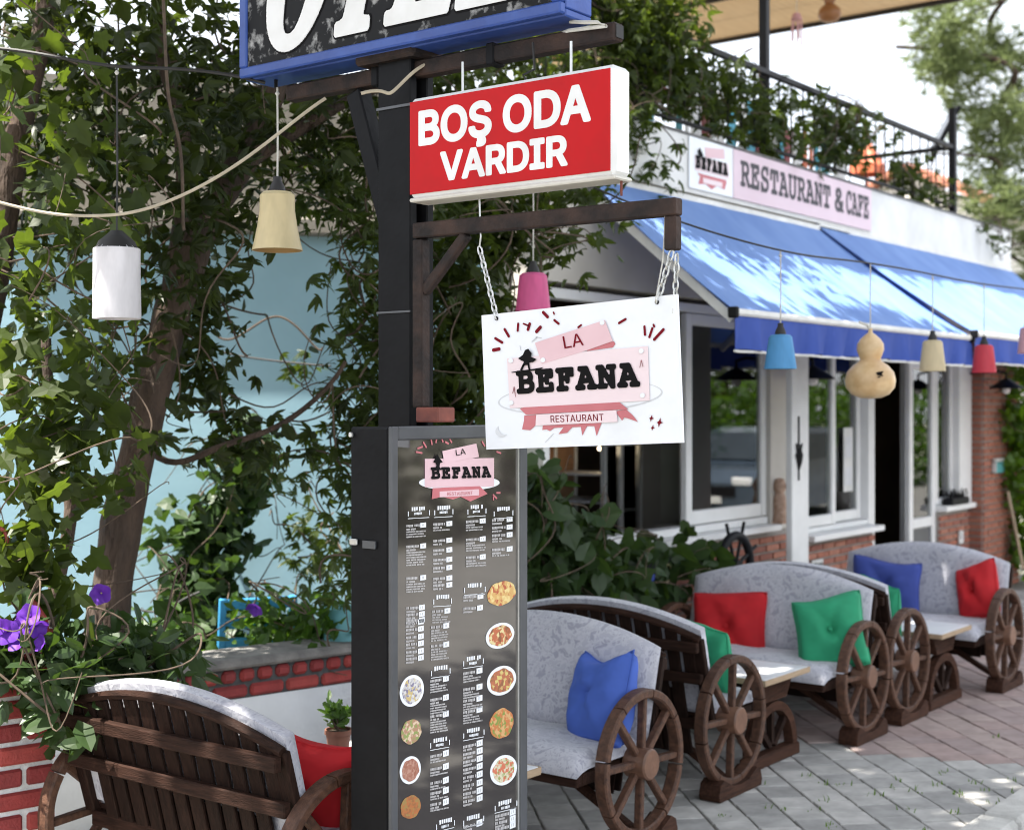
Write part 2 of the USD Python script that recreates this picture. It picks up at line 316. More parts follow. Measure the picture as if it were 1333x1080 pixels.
usdkit.material(stage, "/World/Looks/cushion_fabric",
    {"t": ("texture_coordinate", {}), "w": ("noise_texture", {"scale": 9.0, "detail": 3}), "mv": ("mix", {"mix_type": "linear_light", "fac": 0.12}),
     "v": ("voronoi_texture", {"scale": 17.0, "feature": "f1"}), "v2": ("voronoi_texture", {"scale": 44.0, "feature": "f1"}), "s": ("math", {"math_type": "multiply"}),
     "r": ("rgb_ramp", {"ramp": [(0.0, (0.31, 0.31, 0.365)), (0.12, (0.33, 0.33, 0.385)), (0.2, (0.45, 0.45, 0.50)), (0.34, (0.48, 0.48, 0.52)), (0.42, (0.40, 0.40, 0.455)), (1.0, (0.425, 0.425, 0.475))]}),
     "p": ("principled_bsdf", {"roughness": 0.9, "specular_ior_level": 0.2, "sheen_weight": 0.3}), "b": ("bump", {"strength": 0.5, "distance": 0.004}), "bn": ("noise_texture", {"scale": 14.0, "detail": 3}), "ba": ("math", {"math_type": "add"})},
    [("t.object", "mv.color1"), ("t.object", "w.vector"), ("w.color", "mv.color2"), ("mv.color", "v.vector"), ("mv.color", "v2.vector"), ("v.distance", "s.value1"), ("v2.distance", "s.value2"), ("s.value", "r.fac"), ("r.color", "p.base_color"), ("bn.fac", "ba.value1"), ("s.value", "ba.value2"), ("t.object", "bn.vector"), ("ba.value", "b.height"), ("b.normal", "p.normal")], surface="p.BSDF")
usdkit.material(stage, "/World/Looks/menu_glass",
    {"t": ("texture_coordinate", {}), "n": ("noise_texture", {"scale": 2.2, "detail": 3}), "r": ("rgb_ramp", {"ramp": [(0.3, (0.012, 0.010, 0.010)), (0.7, (0.026, 0.021, 0.020))]}), "p": ("principled_bsdf", {"roughness": 0.06, "specular_ior_level": 0.5, "coat_weight": 1.0, "coat_ior": 2.0, "coat_roughness": 0.045})},
    [("t.object", "n.vector"), ("n.fac", "r.fac"), ("r.color", "p.base_color")], surface="p.BSDF")
FOODS = []
for k, (a, b, c3) in enumerate([((0.60, 0.36, 0.13), (0.42, 0.10, 0.05), (0.72, 0.56, 0.25)), ((0.45, 0.13, 0.06), (0.22, 0.09, 0.04), (0.68, 0.58, 0.30)), ((0.42, 0.14, 0.07), (0.60, 0.50, 0.18), (0.25, 0.10, 0.05)),
                                ((0.50, 0.17, 0.06), (0.20, 0.26, 0.06), (0.58, 0.36, 0.16)), ((0.62, 0.58, 0.42), (0.25, 0.30, 0.08), (0.55, 0.16, 0.09)), ((0.62, 0.60, 0.58), (0.22, 0.20, 0.28), (0.55, 0.42, 0.18)), ((0.40, 0.22, 0.14), (0.25, 0.30, 0.10), (0.65, 0.50, 0.36)), ((0.36, 0.17, 0.12), (0.46, 0.26, 0.20), (0.30, 0.12, 0.08)), ((0.40, 0.14, 0.05), (0.28, 0.12, 0.05), (0.30, 0.20, 0.07))]):
    FOODS.append(f"food_print_{'abcdefghi'[k]}")
    usdkit.material(stage, "/World/Looks/" + FOODS[-1], {"t": ("texture_coordinate", {}), "v": ("voronoi_texture", {"scale": 75.0 + 9 * k}), "n": ("noise_texture", {"scale": 45.0}), "mx": ("mix", {"fac": 0.5}),
        "r": ("rgb_ramp", {"ramp": [(0.0, b), (0.38, b), (0.45, a), (0.55, a), (0.62, c3), (1, c3)]}), "p": ("principled_bsdf", {"roughness": 0.3})},
        [("t.object", "v.vector"), ("t.object", "n.vector"), ("v.color", "mx.color1"), ("n.color", "mx.color2"), ("mx.color", "r.fac"), ("r.color", "p.base_color")], surface="p.BSDF")
glass_mat("window_glass", (0.80, 0.85, 0.83), 2.3)
glass_mat("clear_glass", (0.95, 0.97, 0.97), 1.45)
YEL = (0.42, 0.30, 0.03)
leaf_mat("leaf_dark", [(0, (0.028, 0.040, 0.011)), (0.45, (0.052, 0.072, 0.018)), (0.85, (0.095, 0.124, 0.029)), (0.96, (0.16, 0.18, 0.042)), (0.972, YEL), (1, YEL)])
leaf_mat("leaf_vine", [(0, (0.045, 0.066, 0.016)), (0.5, (0.085, 0.118, 0.028)), (0.9, (0.135, 0.172, 0.04)), (0.98, (0.18, 0.205, 0.05)), (0.99, YEL), (1, YEL)])
leaf_mat("leaf_ivy", [(0, (0.036, 0.066, 0.022)), (0.6, (0.058, 0.098, 0.03)), (0.97, (0.085, 0.13, 0.038)), (0.985, YEL), (1, YEL)], trans=0.3)
leaf_mat("leaf_light", [(0, (0.05, 0.10, 0.02)), (0.6, (0.09, 0.15, 0.03)), (1, (0.15, 0.21, 0.05))])
leaf_mat("leaf_hedge", [(0, (0.085, 0.16, 0.02)), (1, (0.17, 0.27, 0.045))])
usdkit.material(stage, "/World/Looks/cabinet_tube", {"e": ("emission", {"color": (1.0, 0.78, 0.5), "strength": 2.6})}, [], surface="e.emission")
rng = np.random.default_rng(7)
# ================================================================ the ground
struct("ground", MB().span([-120, -120, -0.5], [160, 160, -0.16]), "earth")
struct("road", MB().span([-60, -6.5, -0.2], [120, 1.84, -0.12]), "asphalt")
YK = 2.02
YF = 4.6
pave = struct("pavement", MB().span([-4, YK, -0.155], [30, YF + 0.1, -0.008]), "joint_sand")
# square pavers laid on the diagonal, grey near and pinkish farther off
cells = []
n0 = 0.172; q = math.sqrt(0.5)
for i in range(-70, 140):
    for j in range(-70, 70):
        i2 = i + (0.5 if j % 2 else 0.0)
        x, y = (i2 + j) * n0 * q, (i2 - j) * n0 * q + 3.0
        if not (3.2 < x < 13.5 and YK - 0.1 < y < YF - 0.02): continue
        d = C * x + S * y; px = CX + FPX * (S * x - C * y) / d; py = HORIZON + FPX * ZC / d
        vis = (690 < px < 1420 and py < 1100)
        cells.append((0 if vis else 1, d, x, y))
cells.sort()
rest = {}
clip = sbox(3.0, YK + 0.003, 14, YF - 0.003)
for k, (hid, d, x, y) in enumerate(cells):
    h = n0 * q - 0.0045 - rng.uniform(0, 0.003); t = rng.uniform(-0.022, 0.022)
    P = Polygon([(x + h * math.cos(t + a), y + h * math.sin(t + a)) for a in (0, math.pi / 2, math.pi, 1.5 * math.pi)]).intersection(clip)
    if P.is_empty or P.area < 2e-3: continue
    pink = x + 0.25 * (y - 2.6) > 6.75 and y < 3.6
    m = (PINKS if pink else PAVERS)[rng.integers(len(PINKS if pink else PAVERS))]
    top = rng.normal(0, 0.0014); c = np.array(P.exterior.coords)[:-1]
    if P.exterior.is_ccw is False: c = c[::-1]
    n = len(c); ctr = c.mean(0); b = 0.0035
    ci = ctr + (c - ctr) * (1 - b / 0.086)
    tilt = rng.normal(0, 0.006, 2)
    V = np.vstack([np.c_[c, np.full(n, -0.03)], np.c_[c, np.full(n, top - 0.004)], np.c_[ci, np.full(n, top)]])
    V[n:, 2] += (V[n:, :2] - ctr) @ tilt
    F = [[a, (a + 1) % n, n + (a + 1) % n, n + a] for a in range(n)] + [[n + a, n + (a + 1) % n, 2 * n + (a + 1) % n, 2 * n + a] for a in range(n)]
    T = np.vstack([np.array([[f[0], f[1], f[2]] for f in F]), np.array([[f[0], f[2], f[3]] for f in F]), np.array([[2 * n, 2 * n + a, 2 * n + a + 1] for a in range(1, n - 1)])])
    if k < 300:
        obj("paver", MB().add(V, T), m, pave)
    else:
        rest.setdefault(m, MB()).add(V, T)
for m, g in rest.items():
    tag(obj("distant_pavers", g, m, pave), kind="stuff")
# kerb of separate stones along the road
kerb = struct("kerb", MB().span([-4, YK - 0.16, -0.3], [30, YK - 0.02, -0.05]), "joint_sand")
for k in range(14):
    x0 = 2.6 + 0.8 * k
    obj("kerb_stone", MB().box([x0 + 0.4, YK - 0.085, -0.05], [0.785, 0.165, 0.17 + rng.uniform(-.006, .006)], rotz(rng.normal(0, .004)), 0.018), "kerb_stone", kerb)

# tufts of grass and moss in the joints
def tufts(pts, name, label, hmax=0.05, mtl="leaf_hedge"):
    g = MB()
    for (x, y, r, n) in pts:
        for _ in range(n):
            a = rng.uniform(0, 6.28); o = rng.normal(0, r, 2); L = rng.uniform(0.4, 1) * hmax; w = 0.0035
            b = np.array([x + o[0], y + o[1], -0.006]); dirn = np.array([math.cos(a), math.sin(a), 0]); side = np.array([-dirn[1], dirn[0], 0]) * w
            lean = rng.uniform(0.2, 1.0)
            g.add([b - side, b + side, b + dirn * L * lean * 0.5 + [0, 0, L * 0.7] + side * 0.6, b + dirn * L * lean * 0.5 + [0, 0, L * 0.7] - side * 0.6, b + dirn * L * lean + [0, 0, L]], [[0, 1, 2], [0, 2, 3], [3, 2, 4]])
    tag(obj(name, g, mtl), label, "grass", kind="stuff")
pp = []
for px, py in [(1070, 1020), (985, 1020), (1092, 1022), (1140, 1035), (1165, 1025), (1195, 1030), (1222, 1022), (1240, 1034), (1290, 1045), (1270, 1020), (1320, 1032), (1000, 1050), (1060, 1055), (1180, 1055), (940, 1062), (1225, 1005), (1300, 1060), (1080, 1075)]:
    p = W(px, py, Z=0); pp.append((p[0], p[1], 0.02, 6))
for _ in range(14):
    p = (rng.uniform(4.8, 9), rng.uniform(2.1, 2.9)); pp.append((p[0], p[1], 0.012, 5))
tufts(pp, "joint_grass", "short grass tufts sprouting from the joints of the pavers", 0.032)

# ================================================================ the restaurant
def fx(px, Y=YF): return W(px, 530, Y=Y)[0]
XL, XR = 6.3, 14.0
house = thing("restaurant_building", "white restaurant with brick dado, sliding windows and roof terrace behind the wagon benches", "building")
T = 0.2
g = MB()
XW1a, XW1b, XCa = fx(708), fx(1003), fx(1040)
XW2a, XW2b, XDa, XDb, XW3b = fx(1046), fx(1138), fx(1140), fx(1224), fx(1262)
ZS1, ZS2, ZS3, ZT1, ZT2 = 0.84, 0.72, 0.83, 2.37, 2.40
g.span([XL, YF, ZT2 + 0.0], [XR, YF + T, 3.06])                        # wall over the openings
g.span([XL, YF + 0.001, ZS1], [XW1a - .002, YF + T, ZT2]); g.span([XW1b, YF, ZS1], [XW2a, YF + T, ZT2])
g.span([XW3b + .02, YF + 0.05, 0.0], [XR - 0.02, YF + T, ZT2])
g.span([XL, YF + T, 0], [XL + 0.2, 9.2, 3.06]); g.span([XR - 0.2, YF + T, 0], [XR - .002, 9.2, 3.06]); g.span([XL, 9.2, 0], [XR, 9.4, 3.06])
obj("wall", g, "cream_plaster", house)
g = MB().span([XL, YF - 0.03, 3.06], [XR + 0.03, YF + 0.16, 3.42]).span([XL - 0.03, YF + 0.16, 3.06], [XL + 0.15, 9.4, 3.42]).span([XR - 0.16, YF + 0.16, 3.06], [XR + 0.03, 9.4, 3.42])
obj("parapet", g, "white_plaster", house)
obj("parapet_edge", MB().span([XL - .04, YF - 0.045, 3.421], [XR + 0.05, YF + 0.18, 3.437], 0.006), "cap_cement", house)
obj("roof_slab", MB().span([XL + 0.15, YF + 0.16, 3.06], [XR - 0.16, 9.2, 3.30]), "terrace_floor", house)
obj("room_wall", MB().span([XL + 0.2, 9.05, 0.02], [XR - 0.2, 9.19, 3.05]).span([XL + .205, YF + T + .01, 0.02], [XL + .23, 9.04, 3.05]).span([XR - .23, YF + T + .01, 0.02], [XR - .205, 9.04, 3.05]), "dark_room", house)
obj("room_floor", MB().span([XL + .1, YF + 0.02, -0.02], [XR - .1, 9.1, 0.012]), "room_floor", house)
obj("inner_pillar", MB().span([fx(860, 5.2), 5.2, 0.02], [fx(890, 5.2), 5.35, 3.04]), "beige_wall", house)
# brick dado: the mortar body, then the bricks one by one
mort = obj("dado", MB().span([XL, YF + 0.012, -0.02], [XW2a + .02, YF + T - .01, ZS1 - .002]), "mortar_grey", house)
obj("dado", MB().span([XW2a + .021, YF + 0.012, -0.02], [XDa - .03, YF + T - .01, ZS2 - .002]), "mortar_grey", house); obj("dado", MB().span([XDb, YF + 0.012, -0.02], [XW3b + 0.01, YF + T - .01, ZS3 - .05]), "mortar_grey", house)
pier_body = obj("corner_pier", MB().span([XW3b + 0.03, YF - 0.11, -0.02], [XR - 0.012, YF + 0.048, 2.62]), "mortar_grey", house)
bricks = []
def course_face(x0, x1, z0, z1, y, ch=0.058, bl=0.205, gap=0.016, depth=0.03):
    r = 0; z = z0
    while z + ch <= z1 + 0.012:
        x = x0 - (bl / 2 if r % 2 else 0)
        while x < x1 - 0.02:
            a, b = max(x, x0), min(x + bl - gap, x1)
            if b - a > 0.03: bricks.append(([(a + b) / 2, y + depth / 2 - 0.006 + rng.normal(0, .0012), z + (ch - gap) / 2], [b - a, depth, ch - gap + rng.normal(0, .0008)]))
            x += bl
        z += ch; r += 1
course_face(7.5, XCa, 0.0, ZS1, YF); course_face(XW2a + .02, XDa - .035, 0.0, ZS2, YF); course_face(XDb, XW3b, 0.0, ZS3 - .05, YF)
course_face(XW3b + 0.035, XR - .012, 0.0, 2.6, YF - 0.12)
r = 0; z = 0.0
while z < 2.58:                                                     # the pier's side towards the window
    bricks.append(([XW3b + 0.028, YF - 0.045, z + 0.021], [0.026, 0.12, 0.042])); z += 0.058
bricks.sort(key=lambda b: C * b[0][0] + S * b[0][1])
rest = MB()
for k, (c, s) in enumerate(bricks):
    if k < 298: obj("brick", MB().box(c, s, rotz(rng.normal(0, .01)), 0.004), CLAYS[rng.integers(3)], house)
    else: rest.box(c, s)
tag(obj("far_bricks", rest, CLAYS[0], house), kind="stuff")
# sills
obj("sill", MB().span([XW1a - .05, YF - 0.07, ZS1], [XW1b + .04, YF + .1, ZS1 + 0.045], .006), "white_frame", house)
obj("sill", MB().span([XW2a + .0, YF - 0.09, ZS2], [XDa - .03, YF + .1, ZS2 + 0.045], .006), "white_frame", house)
obj("sill", MB().span([XDb + .0, YF - 0.06, ZS3 - .05], [XW3b + .02, YF + .1, ZS3], .006), "white_frame", house)
obj("column", MB().span([fx(1031, 4.25), 4.25, 0], [fx(1053, 4.25), 4.295, 2.62], .006), "white_plaster", house)
obj("window_reveal", MB().span([fx(1246), YF - .02, ZS3], [XW3b, YF + .14, ZT2]), "white_frame", house)

def framed(parent, name, x0, x1, z0, z1, y, w=0.06, dp=0.06, pane=True, rails=()):
    g = MB()
    g.span([x0, y, z0], [x0 + w, y + dp, z1], .006).span([x1 - w, y, z0], [x1, y + dp, z1], .006)
    g.span([x0 + w, y + .001, z0], [x1 - w, y + dp - .001, z0 + w * 1.2], .006).span([x0 + w, y + .001, z1 - w], [x1 - w, y + dp - .001, z1], .006)
    for zr in rails: g.span([x0 + w, y + .001, zr], [x1 - w, y + dp - .001, zr + w], .006)
    f = obj(name, g, "white_frame", parent)
    if pane: obj("pane", MB().span([x0 + w, y + dp / 2 - .003, z0 + w], [x1 - w, y + dp / 2 + .003, z1 - w]), "window_glass", f)
    return f
z0 = ZS1 + 0.047
# window 1: outer frame, open left half with the sliding sash pushed right
g = MB().span([XW1a, YF + .02, z0], [fx(720), YF + .14, ZT1], .006).span([fx(720), YF + .03, ZT1 - .06], [XW1b, YF + .13, ZT1], .006).span([fx(720), YF + .02, z0], [XW1b, YF + .13, z0 + .05], .006)
w1 = obj("window", g, "white_frame", house)
framed(w1, "sash", fx(899), XW1b, z0 + .055, ZT1 - .065, YF + .03, .075, .045)
framed(w1, "sash", fx(891, YF + .085), XW1b - .12, z0 + .056, ZT1 - .066, YF + .085, .06, .04)
z0 = ZS2 + 0.047
w2 = obj("window", MB().span([XW2a, YF + .02, z0], [XW2a + .05, YF + .14, ZT2], .006).span([XDa - .09, YF + .02, z0], [XDa - .035, YF + .14, ZT2], .006).span([XW2a + .05, YF + .03, z0], [XDa - .09, YF + .13, z0 + .04], .006), "white_frame", house)
framed(w2, "sash", XW2a + .06, fx(1093), z0 + .045, ZT2 - .01, YF + .03, .065, .045)
framed(w2, "sash", fx(1087), XDa - .095, z0 + .046, ZT2 - .01, YF + .085, .065, .04)
# the doorway: jamb, folded inner leaf, glazed leaf with a lower panel
obj("door_jamb", MB().span([XDa - .03, YF + .02, 0.012], [XDa + .03, YF + .14, ZT2], .006).span([XDa + .03, YF + .03, 2.12], [XDb, YF + .13, 2.18], .006), "white_frame", house)
dl = framed(house, "door_leaf", fx(1190), fx(1224), 0.02, 2.11, YF + .04, .085, .05, True, (0.66,))
obj("door_panel", MB().span([fx(1190) + .085, YF + .055, 0.12], [fx(1224) - .085, YF + .065, 0.65]), "grey_alu", dl)
dl2 = framed(house, "door_leaf", fx(1174, YF + .16), fx(1196, YF + .16), 0.02, 2.11, YF + .13, .07, .05)
framed(house, "window", XDb + .01, fx(1246), ZS3 + .002, ZT2 - .01, YF + .04, .05, .05)

# things in the room
cab = thing("display_cabinet", "glass display fridge with white frame and shelves seen through the open window", "display cabinet")
a, b = W(786, 600, Y=5.7), W(833, 600, Y=5.7)
x0, x1 = a[0], b[0]
g = MB()
for x in (x0, x0 + (x1 - x0) * 0.45, x1):
    for y in (5.7, 6.3): g.box([x, y, 1.02], [.035, .035, .86])
for zz in (1.45, 0.60):
    g.span([x0 + .02, 5.685, zz - .03], [x1 - .02, 5.715, zz + .03]); g.span([x0 - .015, 5.72, zz - .03], [x0 + .02, 6.28, zz + .03]); g.span([x1 - .02, 5.72, zz - .03], [x1 + .015, 6.28, zz + .03])
obj("frame", g, "white_frame", cab)
for zz in (0.8, 1.0, 1.2): obj("shelf", MB().span([x0 + .02, 5.73, zz], [x1 - .02, 6.27, zz + .015]), "table_white", cab)
obj("pane", MB().span([x0 + .02, 5.70, .64], [x1 - .02, 5.705, 1.42]), "clear_glass", cab)
obj("lamp_tube", MB().tube([[x0 + .06, 5.78, 1.40], [x1 - .06, 5.78, 1.40]], .014), "cabinet_tube", cab)
obj("back_panel", MB().span([x0, 6.29, .6], [x1, 6.31, 1.47]), "counter_wood", cab)
cnt = thing("wooden_counter", "brown wooden counter under the display fridge inside the restaurant", "counter")
obj("body", MB().span([W(775, 530, Y=5.6)[0], 5.6, 0.013], [W(850, 530, Y=5.6)[0], 6.35, 0.53]), "counter_wood", cnt)
obj("counter_top", MB().span([W(773, 530, Y=5.6)[0], 5.57, 0.531], [W(852, 530, Y=5.6)[0], 6.37, 0.565], .005), "counter_wood", cnt)
def room_chair(px, Y, col, label):
    c = W(px, 600, Y=Y); c[2] = 0.013
    t = thing("dining_chair", label, "chair", c, 30)
    g = MB().lathe([[0, .44], [.22, .44], [.24, .46], [.22, .49], [0, .49]], 20)
    obj("seat", g, col, t)
    V = []; F = []; n = 14
    for k in range(n):
        aa = math.radians(60 + 240 * k / (n - 1)); h = 0.42 * max(0.0, math.sin(math.pi * k / (n - 1))) ** 0.5 + 0.02
        for rr in (.22, .255):
            V += [[rr * math.cos(aa), rr * math.sin(aa), .47], [rr * math.cos(aa), rr * math.sin(aa), .47 + h]]
    for k in range(n - 1):
        p = 4 * k
        F += [[p, p + 4, p + 5, p + 1], [p + 2, p + 3, p + 7, p + 6], [p + 1, p + 5, p + 7, p + 3]]
    obj("backrest", MB().add(V, F), col, t)
    for sx in (-1, 1):
        for sy in (-1, 1): obj("leg", MB().tube([[.14 * sx, .14 * sy, .44], [.2 * sx, .2 * sy, 0]], .014), "black_iron", t)
room_chair(728, 5.15, "beige_wall", "grey tub chair inside the open window beside the left jamb")
room_chair(875, 5.05, "beige_wall", "grey tub chair just inside the open window at its right end")

# sign strips on the parapet
Yb = YF - 0.034
xa, xb, xc = fx(896, Yb), fx(953, Yb), fx(1133, Yb)
ban = thing("restaurant_banner", "pink banner lettered RESTAURANT & CAFE on the white parapet", "banner")
obj("strip", MB().span([xb + .004, Yb - 0.008, 3.09], [xc, Yb, 3.415]), "banner_pink", ban)
t = letters("RESTAURANT", "slab", 2, 0.02); u = letters("&", "sans", 3); v = letters("CAFE", "slab", 2, 0.02)
O = lambda x, z: ([x, Yb - .0085, z], [1, 0, 0], [0, 0, 1])
wtot = xc - xb
for g0, a, b in ((t, .045, .665), (u, .70, .77), (v, .79, .975)):
    obj("lettering", MB().poly(fit(g0, (b - a) * wtot, 0.185), .002, *O(xb + a * wtot, 3.175)), "banner_ink", ban)

# ================================================================ awnings
def awning(label, x0, x1, ztop, y1, z1, sag, n=60, skew=0.0):
    t = thing("awning", label, "awning")
    V = []; F = []; ny = 10; y0 = YF - .02
    for i in range(n + 1):
        for j in range(ny + 1):
            s = i / n; r = j / ny
            x = x0 + (x1 - x0) * s + skew * r * (1 - s)
            z = ztop + (z1 - ztop) * r - sag * math.sin(math.pi * r) * (1 + .4 * math.sin(9 * s)) + .006 * math.sin(37 * s) * r + .006 * math.cos(2 * math.pi * (x0 + (x1 - x0) * s) / .62) * math.sin(math.pi * r) ** .5 if 0 < j < ny else ztop + (z1 - ztop) * r
            V.append([x, y0 + (y1 - y0) * r, z])
    V = np.array(V); F = []
    for i in range(n):
        for j in range(ny):
            a = i * (ny + 1) + j; F.append([a, a + ny + 1, a + ny + 2, a + 1])
    F = np.array(F); m = len(V)
    V2 = V - [0, 0, .004]; obj("canopy", MB().add(V, F[:, ::-1]).add(V2, F), "awning_blue", t, smooth=40)
    xs = x0 + skew
    obj("front_bar", MB().span([xs - .02, y1 - .03, z1 - .035], [x1 + .02, y1 + .02, z1 + .004], .012), "awning_trim", t)
    g = MB(); n2 = 60; V = []
    for i in range(n2 + 1):
        x = xs + (x1 - xs) * i / n2
        for k, zz in enumerate((z1 - .036, z1 - .13, z1 - .215)):
            V.append([x, y1 - .014 + .013 * k * math.sin(i * 1.1 + .7 * math.sin(i * .31)) + .006 * k * math.sin(i * 2.7), zz + (.006 * math.sin(i * .8) if k == 2 else 0)])
    V = np.array(V); F = []
    for i in range(n2):
        for k in range(2):
            a = 3 * i + k; F.append([a, a + 3, a + 4, a + 1])
    F = np.array(F)
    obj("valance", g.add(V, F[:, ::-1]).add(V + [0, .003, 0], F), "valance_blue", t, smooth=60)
    obj("valance_edge", MB().tube([[xs + (x1 - xs) * i / 40, y1 - .012 + .02 * math.sin(i * 1.65), z1 - .222] for i in range(41)], .008, 6), "awning_trim", t)
    for x in (x0 + (.05 if not skew else 1.0), x1 - .06):
        obj("arm", MB().bar([x, YF - .03, ztop - .10], [x, y1 + .02, z1 - .05], .035, .05), "awning_trim", t)
        obj("end_bracket", MB().box([(xs if x < (x0 + x1) / 2 else x1) - .03, y1 - .02, z1 - .02], [.03, .06, .06], None, .008), "black_iron", t)
    obj("fixing", MB().span([x0 + .02, YF - .045, ztop - .06], [x1 - .02, YF - .021, ztop + .012], .006), "awning_trim", t)
    return t
XA1 = 9.62
awning("near blue canvas awning over the open window, its seam beside the banner", 6.67, XA1 + .62, 3.03, 3.63, 2.22, 0.03)
awning("far blue canvas awning over the door and brick corner", XA1 + 0.06, 14.05, 3.05, 3.605, 2.25, 0.022, 70, 0.55)

# wall fittings of the facade
def wall_lamp(px, py, Y, label):
    c = W(px, py, Y=Y)
    t = thing("wall_lamp", label, "lamp", c)
    obj("shade", MB().lathe([[.02, .05], [.04, .04], [.15, -.03], [.155, -.04], [.145, -.038], [.03, .03], [.0, .03]], 24), "black_iron", t, True)
    obj("bracket", MB().tube([[0, 0, .05], [0, 0, .1], [0, .08, .12], [0, YF - Y - 0.0, .1]], .012), "black_iron", t)
    obj("bulb", MB().lathe([[0, -.09], [.03, -.075], [.035, -.05], [.02, -.01]], 12), "shade_white", t, True)
wall_lamp(1058, 486, 4.35, "black conical wall lamp above the white column, behind the blue shade")
wall_lamp(1310, 500, 4.25, "black conical wall lamp on the brick corner pier under the far awning")
c = W(1040, 592, Y=4.244)
orn = thing("iron_ornament", "small black wrought iron arrow ornament fixed on the white column", "ornament", c)
obj("stem", MB().tube([[0, 0, -.17], [0, 0, .26]], .006).lathe([[0, -.12], [.022, -.05], [.03, 0.0], [.018, .04], [0, .06]], 10), "black_iron", orn)
obj("barb", MB().poly(Polygon([(-.05, .0), (0, -.09), (.05, 0), (.03, .02), (.045, .08), (0, .05), (-.045, .08), (-.03, .02)]), .008, [0, 0, 0], [1, 0, 0], [0, 0, 1]), "black_iron", orn)
c = W(1015, 700, Y=YF - .03); c[2] = ZS1 + .0455
st = thing("carved_figurine", "tan carved figurine standing on the window sill beside the white column", "statue", c)
obj("body", MB().lathe([[0, 0], [.055, .0], [.058, .03], [.045, .08], [.05, .15], [.04, .19], [.03, .215]], 14), "statue_tan", st, 30)
obj("head", MB().lathe([[.028, .21], [.045, .24], [.047, .27], [.03, .31], [.0, .32]], 14).box([.0, -.045, .262], [.02, .02, .03], None, .006), "statue_tan", st, 30)
obj("base", MB().span([-.06, -.05, -.0], [.06, .05, .015]), "statue_tan", st)
c = W(1245, 655, Y=YF - .02)
fp = thing("flower_box", "small black box of dark stems on the narrow window sill by the door", "planter", [c[0], YF - .02, ZS3 + .001])
obj("box", MB().span([-.22, -.05, 0], [.2, .05, .06], .008), "black_iron", fp)
g = MB()
for _ in range(60):
    p = np.array([rng.uniform(-.2, .18), rng.uniform(-.04, .04), .055]); g.bar(p, p + [rng.normal(0, .03), rng.normal(0, .02), rng.uniform(.02, .09)], .008, .004)
obj("stems", g, "black_iron", fp)
c = W(1298, 607, Y=YF - .128)
tb = thing("letter_box", "small teal and white letter box on the brick corner pier", "box", c)
obj("body", MB().span([-.13, -.03, -.06], [.13, .0, .045], .01), "box_teal", tb); obj("lid", MB().span([-.14, -.04, .047], [.12, .0, .08], .008), "paper_white", tb); obj("plate", MB().span([-.15, -.04, -.05], [-.132, -.002, .04]), "paper_white", tb)
c = W(1252, 699, Y=YF - .03)
ob = thing("power_socket", "white oval power socket on the brick wall under the narrow window", "socket", c)
obj("plate", MB().box([0, .01, 0], [.09, .03, .12], None, .014), "paper_white", ob); obj("hole", MB().box([-.0, -.008, .0], [.04, .006, .04]), "shade_white", ob)
c = W(1064, 738, Y=YF - .02)
pn = thing("price_note", "small white printed note on the brick under the second window", "note", c)
obj("sheet", MB().box([0, .0, 0], [.19, .006, .11]), "paper_white", pn); obj("print", MB().span([-.07, -.007, -.035], [-.02, -.004, .035]).span([.0, -.007, -.03], [.035, -.004, .03]).span([.05, -.007, -.02], [.075, -.004, .03]), "print_black", pn)
c = W(1104, 598, Y=YF + .078)
nt = thing("window_notice", "pale paper notice stuck to the right pane of the second window", "notice", c)
obj("sheet", MB().box([0, 0, 0], [.17, .004, .5]), "paper_white", nt); obj("print", MB().span([-.06, -.005, -.2], [.06, -.003, -.06]).span([-.06, -.005, .02], [.06, -.003, .18]), "print_ring", nt)
# dark shelf box with bright ornaments, ship's wheel
c = W(858, 765, Y=4.24)
pic = thing("wall_picture", "black panel with a bright painted bird hung on the dado amid the ivy", "panel", c)
obj("board", MB().box([0, .02, 0], [.32, .03, .32], None, .006), "black_iron", pic)
for k, (x, z, w, h, mm) in enumerate([(-.1, .05, .1, .12, "pillow_navy"), (.06, .0, .1, .18, "shade_yellow"), (.1, .08, .06, .1, "shade_cream"), (.03, -.1, .12, .05, "board_orange_paint"), (.11, -.06, .06, .1, "pillow_green"), (-.06, -.1, .05, .05, "shade_red")]):
    th = np.linspace(0, 2 * math.pi, 14)[:-1]; e = np.c_[x + w / 2 * np.cos(th) * (1 + .2 * np.sin(3 * th)), z + h / 2 * np.sin(th)]
    obj("painted_patch", MB().poly(Polygon(e), .004, [0, .004, 0], [1, 0, 0], [0, 0, 1]), mm, pic)
c = W(957, 738, Y=4.3)
sw = thing("ship_wheel", "dark wooden ship's wheel ornament leaning on the brick behind the bench", "ship wheel", [c[0], 4.3, c[2]], 0)
Rw = .20; th = np.linspace(0, 2 * math.pi, 33)
obj("rim", MB().tube(np.c_[Rw * np.cos(th), 0 * th, Rw * np.sin(th)], .028, 8, False), "black_iron", sw, True)
obj("hub", MB().lathe([[0, -.03], [.05, -.03], [.05, .03], [0, .03]], 16, (0, 0, 0), rotx(math.pi / 2)), "black_iron", sw)
for k in range(8):
    a = math.radians(22 + 45 * k); obj("spoke", MB().tube([[.03 * math.cos(a), 0, .03 * math.sin(a)], [.30 * math.cos(a), 0, .30 * math.sin(a)]], .012, 6), "black_iron", sw)
obj("stand", MB().span([-.24, .02, -c[2] + 0.0], [-.06, .09, .02], .008).span([-.058, .02, -c[2]], [.2, .09, -c[2] + .3], .008), "black_iron", sw)

